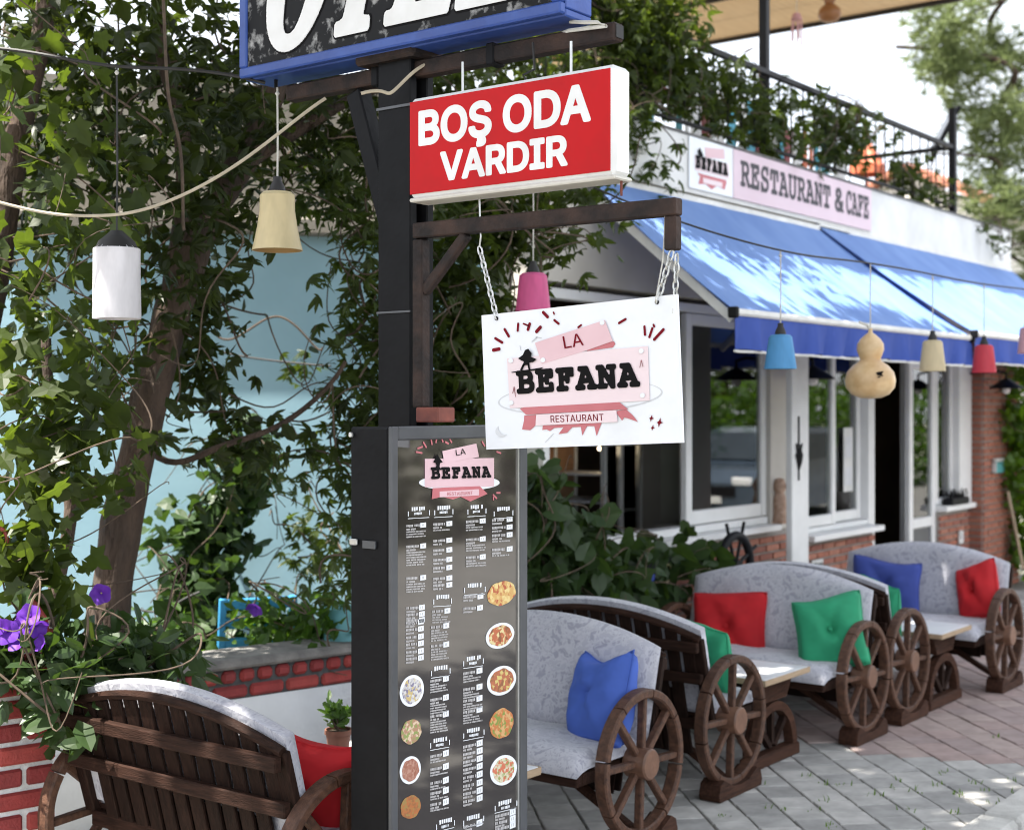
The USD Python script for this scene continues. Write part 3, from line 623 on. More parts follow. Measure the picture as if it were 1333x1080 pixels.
# ================================================================ roof terrace
rail = thing("terrace_railing", "black iron railing with thin bars along the roof terrace", "railing")
YR = YF + 0.06; zb, zt = 3.437, 4.06; xe = 12.7
obj("top_rail", MB().bar([XL, YR, zt], [xe, YR, zt], .045, .035).bar([xe, YR + .02, zt], [xe, 9.0, zt], .045, .035), "rail_black", rail)
obj("lower_rail", MB().bar([XL, YR, zb + .09], [xe, YR, zb + .09], .03, .02).bar([xe, YR + .02, zb + .09], [xe, 9.0, zb + .09], .03, .02), "rail_black", rail)
x = XL + .1
while x < xe: obj("baluster", MB().tube([[x, YR, zb + .09], [x, YR, zt]], .007, 6), "rail_black", rail); x += .19
y = YR + .2
while y < 8.9: obj("baluster", MB().tube([[xe, y, zb + .09], [xe, y, zt]], .007, 6), "rail_black", rail); y += .16
obj("post", MB().span([xe - .03, YR - .03, zb], [xe + .03, YR + .03, 4.42], .004), "rail_black", rail)
for x in (7.4,): obj("post", MB().span([x - .025, YR - .025, zb], [x + .025, YR + .025, zt], .004), "rail_black", rail)
pg = thing("terrace_roof", "straw coloured boarded roof over the terrace on slim black posts", "roof")
zr = 5.6
for k in range(10):
    x0 = 7.0 + k * .63; obj("board", MB().span([x0, 4.82, zr], [x0 + .624, 9.6, zr + .04]), "reed_roof", pg)
for x in (7.0, 8.6, 10.2, 11.9, 13.28): obj("joist", MB().span([x, 4.78, zr - .045], [x + .035, 9.6, zr - .002]), "roof_joist", pg)
px0 = W(995, 120, Y=YR + .06)[0]
obj("post", MB().span([px0 - .03, YR + .03, 3.437], [px0 + .03, YR + .09, zr - .07], .004), "rail_black", pg)
obj("post", MB().span([13.25, 9.0, 3.30], [13.31, 9.06, zr - .07], .004), "rail_black", pg)
fence = thing("painted_board_screen", "screen of blue, white, orange and maroon painted boards behind the terrace railing", "screen")
cols = ["blue", "teal", "white", "maroon", "blue", "white", "white", "teal"]
x = 7.3; k = 0
fb = obj("rear_rail", MB().span([7.2, 5.32, 3.6], [11.9, 5.35, 3.66]).span([7.2, 5.32, 3.95], [11.9, 5.35, 4.0]), "board_maroon_paint", fence)
while x < 11.8:
    w = rng.choice([.05, .07, .1, .13]); h = rng.uniform(3.95, 4.12); cc = "orange" if 10.9 < x < 11.15 else cols[rng.integers(8)]
    if rng.random() < .92: obj("board", MB().span([x, 5.29 + rng.uniform(0, .01), 3.31], [x + w, 5.315, h], .004), f"board_{cc}_paint", fence)
    x += w + rng.choice([.01, .03, .06])
c = W(1230, 168, Y=YR + .1)
fl = thing("floodlight", "black slanted solar floodlight on the terrace railing corner", "floodlight", c, -52)
Rt = roty(math.radians(-62))
obj("panel", MB().box([0, 0, 0], [.42, .26, .035], Rt, .006), "black_iron", fl); obj("cells", MB().box(Rt @ [0, 0, .020], [.36, .2, .004], Rt), "car_glass", fl)
obj("arm", MB().tube([Rt @ [-.2, 0, -.02], [-.13, 0, -.30]], .022), "black_iron", fl)
def gourd(t, m, s, z, stem=True):
    prof = np.array([[0, 0], [.05, .004], [.09, .022], [.116, .055], [.121, .09], [.112, .130], [.085, .162], [.056, .182], [.049, .194], [.056, .212], [.065, .24], [.063, .268], [.048, .292], [.026, .312], [.012, .322], [.008, .345]]) * s
    obj("shell", MB().lathe(prof, 32, (0, 0, z)), m, t, True)
c = W(1080, 12, Y=5.5)
hg = thing("hanging_gourd", "dark orange dried gourd hanging under the terrace roof", "gourd", [c[0], 5.5, c[2]])
gourd(hg, "gourd_dark", .85, -.12); obj("cord", MB().tube([[0, 0, .16], [0, 0, zr - c[2]]], .006, 6), "cord_white", hg)
c = W(1037, 40, Y=5.6)
wc = thing("wind_chime", "small pale wind chime hanging under the terrace roof beside the gourd", "wind chime", [c[0], 5.6, c[2]])
obj("top", MB().lathe([[0, .16], [.03, .15], [.05, .10], [.05, .09], [0, .09]], 12), "shade_rose", wc)
for k in range(5):
    a = k * 1.256; obj("tube", MB().tube([[.04 * math.cos(a), .04 * math.sin(a), .08], [.045 * math.cos(a), .045 * math.sin(a), -.06 - .02 * k]], .008, 6), "shade_rose", wc)
obj("cord", MB().tube([[0, 0, .15], [0, 0, zr - c[2]]], .004, 6), "cord_white", wc)
# a neighbour's house with orange tiled roof seen behind the terrace, and awning parasol
def tiled_house(x, y, w, d, h, rh, label):
    t = thing("neighbour_house", label, "house", (x, y, -.15))
    obj("wall", MB().span([-w / 2, -d / 2, 0], [w / 2, d / 2, h]), "house_white", t)
    for sx in (-1, 1):
        V = np.array([[-w / 2 - .3, sx * (d / 2 + .3), h - .05], [w / 2 + .3, sx * (d / 2 + .3), h - .05], [w / 2 + .3, 0, h + rh], [-w / 2 - .3, 0, h + rh]])
        nn = np.cross(V[1] - V[0], V[2] - V[0]); nn = nn / np.linalg.norm(nn) * .12; nn = nn if nn[2] > 0 else -nn
        rf = obj("roof", MB().add(np.vstack([V, V + nn]), [[0, 1, 2, 3], [4, 5, 6, 7], [0, 1, 5, 4], [1, 2, 6, 5], [2, 3, 7, 6], [3, 0, 4, 7]]), "tile_orange", t)
        g = MB()
        for k in range(int(w / .3)):
            f = (k + .5) / int(w / .3); a = V[0] * (1 - f) + V[1] * f + nn * 1.1; b = V[3] * (1 - f) + V[2] * f + nn * 1.1
            g.tube([a, b], .07, 5)
        obj("tile_ridges", g, "tile_orange", rf)
    for k in range(3): obj("window", MB().box([(k - 1) * w * .3, -d / 2 - .02, h * .7], [.9, .05, 1.2]), "car_glass", t)
    obj("gable", MB().add(np.array([[-w / 2, -d / 2, h], [-w / 2, d / 2, h], [-w / 2, 0, h + rh - .1], [-w / 2 + .1, -d / 2, h], [-w / 2 + .1, d / 2, h], [-w / 2 + .1, 0, h + rh - .1]]), [[0, 1, 2], [3, 5, 4]]), "house_white", t)
hc = W(1207, 228, D=44)
tiled_house(hc[0], hc[1], 3.6, 5, hc[2] - 1.3, 1.4, "narrow house with orange tiled roof seen low through the terrace railing corner")
c = W(1128, 162, Y=6.3)
ps = thing("orange_parasol", "orange parasol on the roof terrace, half hidden by the railing creepers", "parasol", [c[0], 6.3, 3.30])
hz = c[2] - 3.42; n = 8; a = np.arange(n) * 2 * math.pi / n
for k in range(n):
    p0, p1 = [np.array([.2 * math.cos(x), .2 * math.sin(x), hz - .34]) for x in (a[k], a[(k + 1) % n])]; m_ = (p0 + p1) / 2 * [.93, .93, 1]; ap = np.array([0, 0, hz])
    obj("gore", MB().add([p0, m_, p1, ap, p0 - [0, 0, .09], m_ - [0, 0, .09], p1 - [0, 0, .09]], [[0, 1, 3], [1, 2, 3], [0, 4, 1], [4, 5, 1], [1, 5, 2], [5, 6, 2]]), "board_orange_paint", ps)
obj("pole", MB().tube([[0, 0, 0], [0, 0, hz + .05]], .02), "board_orange_paint", ps); obj("base", MB().lathe([[0, 0], [.25, 0], [.25, .05], [.05, .08], [0, .08]], 20), "black_iron", ps)
# ================================================================ sign post with its arms
XP, YP = 3.30, 2.93
post = thing("sign_post", "black steel post carrying the hotel signs behind the menu board", "post", (XP, YP, 0))
obj("shaft", MB().span([-.045, -.05, -.01], [-.012, .085, 3.2], .004).span([-.0115, -.022, -.01], [.012, .06, 3.2]).span([.0125, -.068, -.01], [.045, .085, 3.2], .004), "black_steel", post)
obj("weld_seam", MB().span([-.049, -.052, 1.99], [-.0455, .087, 1.996]).span([-.049, -.052, 2.62], [-.0455, .087, 2.628]), "grey_alu", post)
obj("base_plate", MB().span([-.13, -.13, 0.0], [.13, .17, .015], .004), "black_steel", post)
zb1 = 2.738
obj("cross_bar", MB().bar([0, 2.15 - YP, zb1], [0, 3.45 - YP, zb1], .05, .05, bevel=.005), "rust_steel", post)
obj("bar_end", MB().span([-.018, 2.147 - YP, zb1 - .018], [.018, 2.152 - YP, zb1 + .018]), "cord_dark", post)
obj("clamp", MB().span([-.03, .10, zb1 - .032], [.03, .13, zb1 + .032], .004), "black_steel", post); obj("clamp", MB().span([-.03, -.36, zb1 - .032], [.03, -.33, zb1 + .032], .004), "black_steel", post)
obj("brace", MB().bar([0, .07, 2.28], [0, .21, 2.70], .06, .06, up=(1, 0, 0), bevel=.005), "black_steel", post)
obj("neck", MB().span([-.075, -.09, 2.70 + .065], [.075, .16, 2.83], .01), "rust_steel", post)
br = thing("sign_bracket", "rusty square tube bracket reaching out from the post over the white hanging sign", "bracket", (XP - .04, 0, 0))
zk = 2.232
obj("arm", MB().bar([0, 1.935, zk], [0, YP - .07, zk + .004], .04, .046, bevel=.004), "rust_steel", br)
obj("drop", MB().span([-.017, 1.936, zk - .115], [.017, 1.972, zk - .024], .004), "rust_steel", br)
obj("upright", MB().span([-.02, YP - .11, 1.7], [.02, YP - .07, zk - .024], .004), "rust_steel", br)
obj("strut", MB().bar([0, YP - .105, 2.05], [0, YP - .27, zk - .02], .03, .03, up=(1, 0, 0), bevel=.004), "rust_steel", br)
obj("foot", MB().span([-.05, YP - .20, 1.655], [.03, YP - .11, 1.70], .004), "rust_red", br)

# --- the red light box
rs = thing("red_light_box", "red light box sign lettered BOŞ ODA VARDIR beside the black post", "sign", (3.2, 0, 0))
ya, yb2, za, zb2, th_ = 2.835, 2.10, 2.325, 2.625, .085
obj("body", MB().box([th_ / 2, (ya + yb2) / 2, (za + zb2) / 2], [th_, ya - yb2, zb2 - za], None, .012), "sign_white", rs)
obj("bottom_tray", MB().box([th_ / 2 + .002, (ya + yb2) / 2, za - .004], [th_ + .004, ya - yb2 + .003, .012], None, .004), "sign_cream", rs)
obj("face", MB().span([-.004, yb2 + .012, za + .012], [0.0, ya - .006, zb2 - .012]), "sign_red", rs)
OS = lambda y, z, x=-.0042: ([x, y, z], [0, -1, 0], [0, 0, 1])
Lw = ya - yb2
t1 = letters("BOŞ ODA", "sans", 4); t2 = letters("VARDIR", "sans", 4)
g1 = fit(t1, .625 * Lw / .62 * .62 * 1.38 if False else .845 * Lw - .0, None)
b = letters("BOŞ ODA", "big", 13); wcap = b.bounds[2] - b.bounds[0]
sx = .845 * Lw / wcap
obj("lettering", MB().poly(affinity.scale(b, sx, .094, origin=(0, 0)), .0006, *OS(ya - .055 * Lw, za + .158)), "sign_white", rs)
b = letters("VARDIR", "big", 13); sx = .625 * Lw / (b.bounds[2] - b.bounds[0])
obj("lettering", MB().poly(affinity.scale(b, sx, .078, origin=(0, 0)), .0006, *OS(ya - .17 * Lw, za + .044)), "sign_white", rs)
obj("hanger", MB().tube([[.04, 2.66, zb2], [.04, 2.66, zb1 - .02]], .004, 6).tube([[.04, 2.27, zb2], [.04, 2.27, zb1 - .02]], .004, 6), "chain_steel", rs)
obj("cable", MB().tube([[.04, 2.42, zb2 - .002], [.03, 2.43, zb2 + .02], [.045, 2.40, zb2 + .035], [.05, 2.41, zb1]], .004, 6), "cord_dark", rs)
obj("lower_eye", MB().tube([[.05, yb2 + .01, za - .01], [.05, yb2 + .01, za - .05]], .004, 6), "rust_red", rs)

# --- the hotel sign on top
hs = thing("hotel_sign", "large weathered black hotel sign with blue frame and white letters OTEL", "sign", (3.2, 0, 0))
y0, y1, z0, hh, dd = 3.585, 2.275, 2.79, .62, .15
obj("box", MB().span([.012, y1 + .01, z0 + .02], [dd - .01, y0 - .01, z0 + hh - .02]), "black_steel", hs)
obj("face", MB().span([.004, y1 + .03, z0 + .032], [.011, y0 - .03, z0 + hh - .04]), "otel_black", hs)
fr = MB().span([-.006, y1, z0 + .001], [.022, y0, z0 + .034], .005).span([-.006, y1, z0 + hh - .035], [.022, y0, z0 + hh], .005).span([-.0055, y1, z0 + .0345], [.0215, y1 + .034, z0 + hh - .0355], .004).span([-.0055, y0 - .034, z0 + .0345], [.0215, y0, z0 + hh - .0355], .004)
fr.span([.0225, y1 + .001, z0 - .003], [dd, y0 - .001, z0 + .0195], .004).span([.0225, y1, z0 + .02], [dd, y1 + .0095, z0 + hh], .003).span([.0225, y0 - .0095, z0 + .02], [dd, y0, z0 + hh], .003)
obj("frame", fr, "otel_frame_blue", hs)
b = affinity.skew(letters("OTEL", "italic", 8, .03), xs=9); wb = b.bounds[2] - b.bounds[0]
Lh = .84 * (y0 - y1); sx = Lh / wb; sc = sx * 1.25
bb = affinity.scale(b, sx, .40, origin=(0, 0))
obj("letter_outline", MB().poly(bb.buffer(.006), .001, *OS(y0 - .135, z0 + .085, .0035)), "print_black", hs)
obj("lettering", MB().poly(bb, .002, *OS(y0 - .135, z0 + .085, .0025)), "sign_white", hs)
obj("cable", MB().tube([[.08, 2.30, z0 - .004], [.06, 2.24, z0 - .02], [.05, 2.19, z0 - .03], [.05, 2.16, z0 - .045], [.075, 2.30, z0 - .03], [.10, 2.38, zb1 + .02]], .006, 6), "cord_white", hs)
obj("lamp_hook", MB().tube([[.07, 3.487, z0 - .003], [.07, 3.487, z0 - .03]], .006, 6), "black_steel", hs)

# --- the white hanging sign: printed board on two chains
hb = thing("hanging_sign", "white hanging sign of the restaurant with pink logo on two chains", "sign")
XS = 3.25
cor = [W(628.5, 408.5, X=XS), W(884, 384.5, X=XS), W(889.5, 576, X=XS), W(633, 585, X=XS)]
OB = cor[3]; UB = cor[2] - cor[3]; wB = np.linalg.norm(UB); UB /= wB
VB = np.array([0, 0, 1.0]) - UB * UB[2]; VB /= np.linalg.norm(VB); hB = ((cor[0] - cor[3]) @ VB + (cor[1] - cor[2]) @ VB) / 2
NB = np.cross(UB, VB)                                              # towards the camera side (-X)
print("sign", wB, hB, NB)
src = np.array([[125, 215], [1258, 105], [1285, 958], [145, 998]], float); dst = np.array([[0, hB], [wB, hB], [wB, 0], [0, 0]])
A = []; bbv = []
for (x, y), (u, v) in zip(src, dst):
    A += [[x, y, 1, 0, 0, 0, -u * x, -u * y], [0, 0, 0, x, y, 1, -v * x, -v * y]]; bbv += [u, v]
Hm = np.append(np.linalg.solve(A, bbv), 1).reshape(3, 3)
def hmap(p):
    p = np.c_[np.asarray(p, float), np.ones(len(p))] @ Hm.T; return p[:, :2] / p[:, 2:]
def layer(k): return OB + NB * (.0005 + .0009 * k), UB, VB
obj("board", MB().poly(sbox(0, 0, wB, hB), .006, OB - NB * .006, UB, VB), "board_white", hb)
def art(name, geoms, m, k, parent=hb):
    g = MB()
    for q in geoms: g.poly(q, .0007, *layer(k))
    return obj(name, g, m, parent)
def P_(pts): return Polygon(hmap(pts)).buffer(0)
def ell(cx, cy, rx, ry, n=60):
    a = np.linspace(0, 2 * math.pi, n)[:-1]; return np.c_[cx + rx * np.cos(a), cy + ry * np.sin(a) - .06 * rx * np.cos(a)]
ring = P_(ell(693, 695, 476, 95)).difference(P_(ell(693, 693, 468, 88)))
art("ring", [ring], "print_ring", 0)
art("card", [P_([(275, 468), (1090, 402), (1098, 715), (290, 757)])], "print_pale_pink", 2)
art("fold", [P_([(735, 425), (860, 378), (895, 374), (902, 388), (888, 408), (740, 428)])], "print_rose", 1)
art("card", [P_([(440, 378), (845, 250), (890, 372), (740, 424), (480, 500)])], "print_pink", 3)
art("tape", [P_([(348, 760), (372, 752), (925, 724), (975, 765), (700, 778), (385, 795)])], "print_rose", 3)
rag = [[(372, 800), (455, 795), (450, 845), (405, 885), (358, 880), (370, 830)], [(905, 775), (960, 765), (1000, 800), (1028, 838), (985, 822), (950, 812), (938, 830), (912, 795)]]
art("torn_edge", [P_(r) for r in rag] + [P_([(480, 858), (820, 842), (790, 918), (778, 862), (735, 862), (708, 915), (700, 866), (650, 868), (620, 900), (570, 908), (600, 868), (545, 872), (520, 890), (500, 880), (476, 884)])], "print_rose", 1)
art("paper_strip", [P_([(445, 795), (908, 770), (915, 838), (440, 858)])], "print_pale_pink", 4)
art("paper_hole", [P_(ell(x, y, 14, 14, 16)) for x, y in ((300, 480), (1055, 430), (1060, 685), (300, 725), (488, 478), (832, 265))], "board_white", 5)
strokes = [((195, 418), (228, 412), 9), ((207, 350), (246, 374), 7), ((262, 298), (285, 338), 7), ((341, 266), (338, 306), 6), ((372, 266), (400, 278), 4), ((408, 268), (398, 300), 8), ((448, 312), (470, 288), 9), ((488, 202), (512, 228), 8), ((547, 202), (551, 212), 4), ((552, 248), (576, 268), 6), ((925, 268), (962, 246), 6), ((690, 290), (706, 278), 5), ((1070, 290), (1073, 336), 6), ((1115, 300), (1098, 350), 6), ((1178, 308), (1126, 364), 7), ((1122, 280), (1126, 290), 5)]
art("stroke", [LineString(hmap([a, b])).buffer(w * .00052 * 1.1, cap_style=1) for a, b, w in strokes], "print_crimson", 1)
def star(x, y, r): return P_([(x - r * .6, y), (x - r * .1, y - r * .35), (x + r * .2, y - r), (x + r * .3, y - r * .2), (x + r * .75, y), (x + r * .1, y + r * .3), (x - r * .2, y + r), (x - r * .3, y + r * .2)])
art("sparkle", [star(1105, 818, 20), star(1152, 842, 27), star(1112, 872, 17)], "print_crimson", 1)
for _g in [P_(ell(240, 890, 38, 34)).difference(P_(ell(262, 870, 42, 40))), LineString(hmap([(540, 905), (492, 955)])).buffer(.0008), LineString(hmap([(420, 370), (450, 345)])).buffer(.0014), LineString(hmap([(445, 345), (475, 350)])).buffer(.0012), LineString(hmap([(355, 420), (350, 395)])).buffer(.001)]: art("faint_mark", [_g], "print_ring", 1)
art("tick", [LineString(hmap([(1046, 525), (1054, 482), (1064, 520)])).buffer(.0006), LineString(hmap([(310, 670), (318, 632), (326, 690)])).buffer(.0008)], "print_crimson", 5)
def put_text(g, tl, tr, bl):
    """Fits lettering on the parallelogram of three crop points."""
    a, b, c = hmap([tl, tr, bl]); g = fit(g, 1, 1)
    return affinity.affine_transform(g, [b[0] - a[0], a[0] - c[0], b[1] - a[1], a[1] - c[1], c[0], c[1]])
art("lettering", [put_text(letters("LA", "sans", 0), (602, 343), (712, 322), (614, 414))], "print_crimson", 5)
bef = letters("BEFANA", "slab", 4, .06).buffer(.03).buffer(-.03)
art("lettering", [put_text(bef, (328, 540), (1040, 492), (335, 678))], "print_black", 5)
art("lettering", [put_text(letters("RESTAURANT", "sans", 0, .04), (528, 800), (834, 790), (530, 840))], "print_crimson", 5)
witch = [[(344, 468), (372, 448), (385, 420), (404, 412), (424, 440), (418, 458), (452, 474), (430, 490), (408, 492), (412, 520), (402, 506), (384, 508), (366, 520), (378, 486), (360, 478)], [(372, 500), (382, 504), (366, 540), (355, 535)], [(398, 500), (408, 502), (416, 540), (406, 540)], [(305, 546), (440, 528), (490, 520), (476, 530), (445, 538), (306, 551)]]
art("silhouette", [P_(w) for w in witch], "print_black", 6)
def chain(t, a, b, name="chain", n=None, r=.0028, L=.030):
    a, b = np.asarray(a, float), np.asarray(b, float); D = np.linalg.norm(b - a); n = n or max(2, int(D / (L * .72))); u = (b - a) / D
    s = np.cross(u, (1, 0, 0)); s /= np.linalg.norm(s); w = np.cross(u, s); g = MB()
    th = np.linspace(0, 2 * math.pi, 11)
    for k in range(n):
        c = a + (b - a) * (k + .5) / n; e = s if k % 2 else w; ll = D / n * .68
        g.tube([c + u * ll * math.cos(x) + e * .0075 * math.sin(x) for x in th], r, 5, False)
    return obj(name, g, "chain_steel", t)
hl = OB + UB * (.085 * wB) + VB * (hB - .014); hr = OB + UB * (.905 * wB) + VB * (hB - .016)
for p in (hl, hr): obj("eyelet", MB().tube([p - NB * .008, p + NB * .003], .006, 8), "black_steel", hb)
tl_, tr_ = W(624, 322, X=XS + .01), np.array([XS + .005, 1.953, zk - .118])
chain(hb, hl, tl_); chain(hb, hr, tr_); e = tr_ + [0.004, -.004, -.17]; chain(hb, tr_ + [.004, -.012, -.01], e)
obj("twine", MB().tube([tr_ + [0, .02, .12], tr_ + [0.0, .028, -.02], hr + [0, .006, .0]], .0022, 5), "cord_white", hb)
obj("hook", MB().tube([tl_, tl_ + [0, -.005, .03], tl_ + [0, 0.004, .22]], .003, 6), "chain_steel", hb)

# --- the menu light box
mb_ = thing("menu_board", "tall black and grey menu light box with printed dishes in front of the post", "menu board")
YM = 2.727
xl, xr = W(508.5, 700, Y=YM)[0], W(686, 700, Y=YM)[0]; zt_ = W(508.5, 556, Y=YM)[2]; print("menu", xl, xr, zt_)
dm = .15
obj("cabinet", MB().box([(xl + xr) / 2, YM + .012 + dm / 2, (zt_ + .06) / 2], [xr - xl - .004, dm, zt_ - .06], None, .006), "black_steel", mb_)
fw = .042
obj("frame", MB().span([xl, YM - .004, .06], [xl + fw * .72, YM + .0115, zt_ + .002], .004).span([xr - fw, YM - .004, .06], [xr, YM + .0115, zt_ + .002], .004).span([xl + fw * .72 + .0005, YM - .003, zt_ - .038], [xr - fw - .0005, YM + .0115, zt_ + .002], .004).span([xl + fw * .72 + .0005, YM - .003, .06], [xr - fw - .0005, YM + .0115, .1], .004), "grey_alu", mb_)
obj("panel", MB().span([xl + fw * .72, YM + .004, .1], [xr - fw, YM + .0112, zt_ - .038]), "menu_glass", mb_)
obj("seal", MB().span([xr - fw - .006, YM - .001, .1], [xr - fw - .0006, YM + .004, zt_ - .038]), "chain_steel", mb_)
obj("hinge", MB().box([xl - .005, YM + .14, 1.31], [.010, .03, .018], None, .003), "chain_steel", mb_); obj("hinge", MB().box([xl - .003, YM + .08, 1.305], [.005, .05, .022]), "grey_alu", mb_)
obj("hinge", MB().box([xl - .006, YM + .15, 1.62], [.012, .012, .015], None, .003), "chain_steel", mb_)
for x in (xl + .08, xr - .08): obj("foot", MB().span([x - .03, YM - .06, 0], [x + .03, YM + dm + .1, .058], .008), "black_steel", mb_)
def mq(px, py): p = W(px, py, Y=YM); return np.array([p[0], p[2]])
def mlayer(k): return [0, YM + .0036 - .0007 * k, 0], [1, 0, 0], [0, 0, 1]
def mart(name, geoms, m, k):
    g = MB()
    for q in geoms: g.poly(q, .0004, *mlayer(k))
    return obj(name, g, m, mb_)
def mp(pts, s=4.0, ox=440, oy=540): return Polygon([mq(ox + x / s, oy + y / s) for x, y in pts]).buffer(0)
mart("logo_card", [mp([(455, 228), (815, 224), (815, 372), (455, 376)])], "print_pink", 2)
mart("logo_card", [mp([(545, 188), (722, 148), (736, 218), (555, 252)])], "print_pink", 3)
mart("logo_plate", [Polygon([mq(440 + x / 4, 540 + y / 4) for x, y in np.c_[635 + 210 * np.cos(np.linspace(0, 6.28, 40)), 352 + 42 * np.sin(np.linspace(0, 6.28, 40))]])], "board_white", 1)
mart("logo_tape", [mp([(495, 380), (740, 370), (780, 410), (690, 450), (640, 425), (600, 440), (545, 425), (490, 438)])], "print_rose", 3)
mart("logo_strip", [mp([(530, 398), (735, 386), (735, 418), (530, 428)])], "print_pink", 4)
def mtext(text, kind, st, gap, tl, tr, bl):
    a, b, c = (mq(440 + x / 4, 540 + y / 4) for x, y in (tl, tr, bl)); g = fit(letters(text, kind, st, gap), 1, 1)
    return affinity.affine_transform(g, [b[0] - a[0], a[0] - c[0], b[1] - a[1], a[1] - c[1], c[0], c[1]])
mart("lettering", [mtext("BEFANA", "slab", 4, .12, (482, 272), (795, 266), (486, 335))], "print_black", 5)
mart("lettering", [mtext("LA", "sans", 0, 0, (612, 182), (662, 174), (616, 212))], "print_black", 5)
mart("lettering", [mtext("RESTAURANT", "sans", 0, .02, (568, 402), (700, 396), (570, 420))], "print_rose", 5)
mart("logo_figure", [mp([(495, 245), (505, 228), (515, 200), (528, 225), (545, 245), (530, 250), (528, 270), (540, 285), (500, 290), (512, 262), (508, 250)])], "print_black", 6)
spk = [(430, 170, 12, -20), (425, 195, 14, 10), (455, 155, 14, 60), (490, 140, 12, 80), (515, 132, 10, 100), (545, 128, 12, 70), (570, 145, 8, 30), (590, 135, 8, 60), (760, 150, 12, 60), (820, 425, 12, 45), (838, 405, 8, 0), (812, 432, 8, 90), (840, 195, 10, 20)]
mart("logo_spark", [LineString([mq(440 + (x - r * math.cos(math.radians(a))) / 4, 540 + (y - r * math.sin(math.radians(a))) / 4), mq(440 + (x + r * math.cos(math.radians(a))) / 4, 540 + (y + r * math.sin(math.radians(a))) / 4)]).buffer(.0028) for x, y, r, a in spk], "print_rose", 2)
# unreadable small print: rows of word-like strokes in four columns
txt, head, price = [], [], []
r3 = np.random.default_rng(11)
def words(out, x0, x1, y, h, oy, fill=.72, slope=-.06):
    x = x0
    while x < x1:
        w = r3.uniform(.9, 3.2) * h
        xe_ = min(x + w, x1)
        xx = x
        while xx < xe_:
            a, b = mq(440 + xx / 4, oy + (y + slope * (xx - x0)) / 4), mq(440 + (xx + .36 * h) / 4, oy + (y + h * r3.uniform(.75, 1.0) + slope * (xx - x0)) / 4)
            out.append(sbox(min(a[0], b[0]), min(a[1], b[1]), max(a[0], b[0]), max(a[1], b[1]))); xx += .52 * h
        x = xe_ + .5 * h
def row(x0, x1, y, oy, desc=0, sl=-.06, pw=30):
    words(txt, x0, x1 - pw - 8, y - 8, 14, oy, slope=sl); words(txt, x0, x0 + (x1 - x0) * .45, y + 12, 10, oy, slope=sl)
    a, b = mq(440 + (x1 - pw) / 4, oy + (y - 12 + sl * (x1 - x0)) / 4), mq(440 + x1 / 4, oy + (y + 10 + sl * (x1 - x0)) / 4)
    price.append(sbox(a[0], b[1], b[0], a[1]).difference(sbox(a[0] + .3 * (b[0] - a[0]), b[1] + .25 * (a[1] - b[1]), a[0] + .36 * (b[0] - a[0]), b[1] + .75 * (a[1] - b[1]))).difference(sbox(a[0] + .55 * (b[0] - a[0]), b[1] + .25 * (a[1] - b[1]), a[0] + .62 * (b[0] - a[0]), b[1] + .75 * (a[1] - b[1]))))
    for k in range(desc): words(txt, x0, x1 - r3.uniform(0, 20), y + 26 + 13 * k, 7.5, oy, slope=sl)
def heading(x0, x1, y, oy, sl=-.06, two=True):
    words(head, x0 + .18 * (x1 - x0), x1 - .18 * (x1 - x0), y - 12, 22, oy, slope=sl)
    if two: words(head, x0 + .3 * (x1 - x0), x1 - .3 * (x1 - x0), y + 16, 13, oy, slope=sl)
    for xx in (x0, x1): a, b = mq(440 + xx / 4, oy + (y + 10 + sl * (xx - x0)) / 4), mq(440 + (xx + 4) / 4, oy + (y + 36 + sl * (xx - x0)) / 4); head.append(sbox(a[0], b[1], b[0], a[1]))
    p = [mq(440 + x / 4, oy + (yy + sl * (x - x0)) / 4) for x, yy in ((x0, y + 46), (x1, y + 46), (x1, y + 49), (x0, y + 49))]; head.append(Polygon(p))
A_, B_ = 540, 810
heading(368, 478, 492, A_); heading(505, 600, 486, A_); heading(678, 772, 482, A_); heading(815, 912, 492, A_, two=False)
for y, dsc in ((580, 3), (688, 6), (853, 4)): row(360, 462, y, A_, dsc)
for y in (1008, 1042, 1073): row(360, 455, y, A_, 0)
for y in (0, 36, 76, 112, 152, 187): row(357, 450, y + 6, B_, 0, -.1)
for y, dsc in ((572, 1), (658, 0), (708, 0), (758, 0), (800, 0), (855, 0), (890, 0)): row(500, 598, y, A_, dsc)
heading(500, 592, 950, A_, two=False); row(495, 588, 1025, A_, 3)
for y, dsc in ((28, 4), (126, 4)): row(488, 582, y, B_, dsc, -.12)
heading(488, 585, 242, B_, -.15, False)
for y, dsc in ((308, 3), (406, 4), (492, 5)): row(485, 580, y, B_, dsc, -.16)
heading(484, 582, 618, B_, -.18)
for y in (700, 768, 840, 893, 952): row(485, 580, y, B_, 1, -.2)
heading(515, 608, 1042, B_, -.25)
for y, dsc in ((558, 2), (652, 3), (745, 2)): row(670, 772, y, A_, dsc)
heading(660, 768, 890, A_, two=False); row(657, 760, 950, A_, 0); row(657, 758, 1010, A_, 0)
heading(656, 758, 192, B_, -.15)
for y, dsc in ((268, 2), (352, 2), (412, 2), (470, 3)): row(656, 755, y, B_, dsc, -.17)
heading(656, 762, 568, B_, -.2)
for y in (650, 690, 730, 770, 812, 855, 896, 936): row(655, 756, y, B_, 0, -.22)
heading(656, 760, 1022, B_, -.25, False); row(655, 755, 1068, B_, 0, -.25)
for y in (550, 590, 630, 704): row(806, 912, y, A_, 1 if y > 600 else 0)
heading(820, 932, 945, B_, -.25)
for y in (1012, 1048, 1080): row(822, 928, y, B_, 0, -.25)
tag(mart("small_print", txt, "print_grey", 1), kind="stuff"); tag(mart("heading_print", head, "board_white", 1), kind="stuff"); tag(mart("price_print", price, "board_white", 1), kind="stuff")
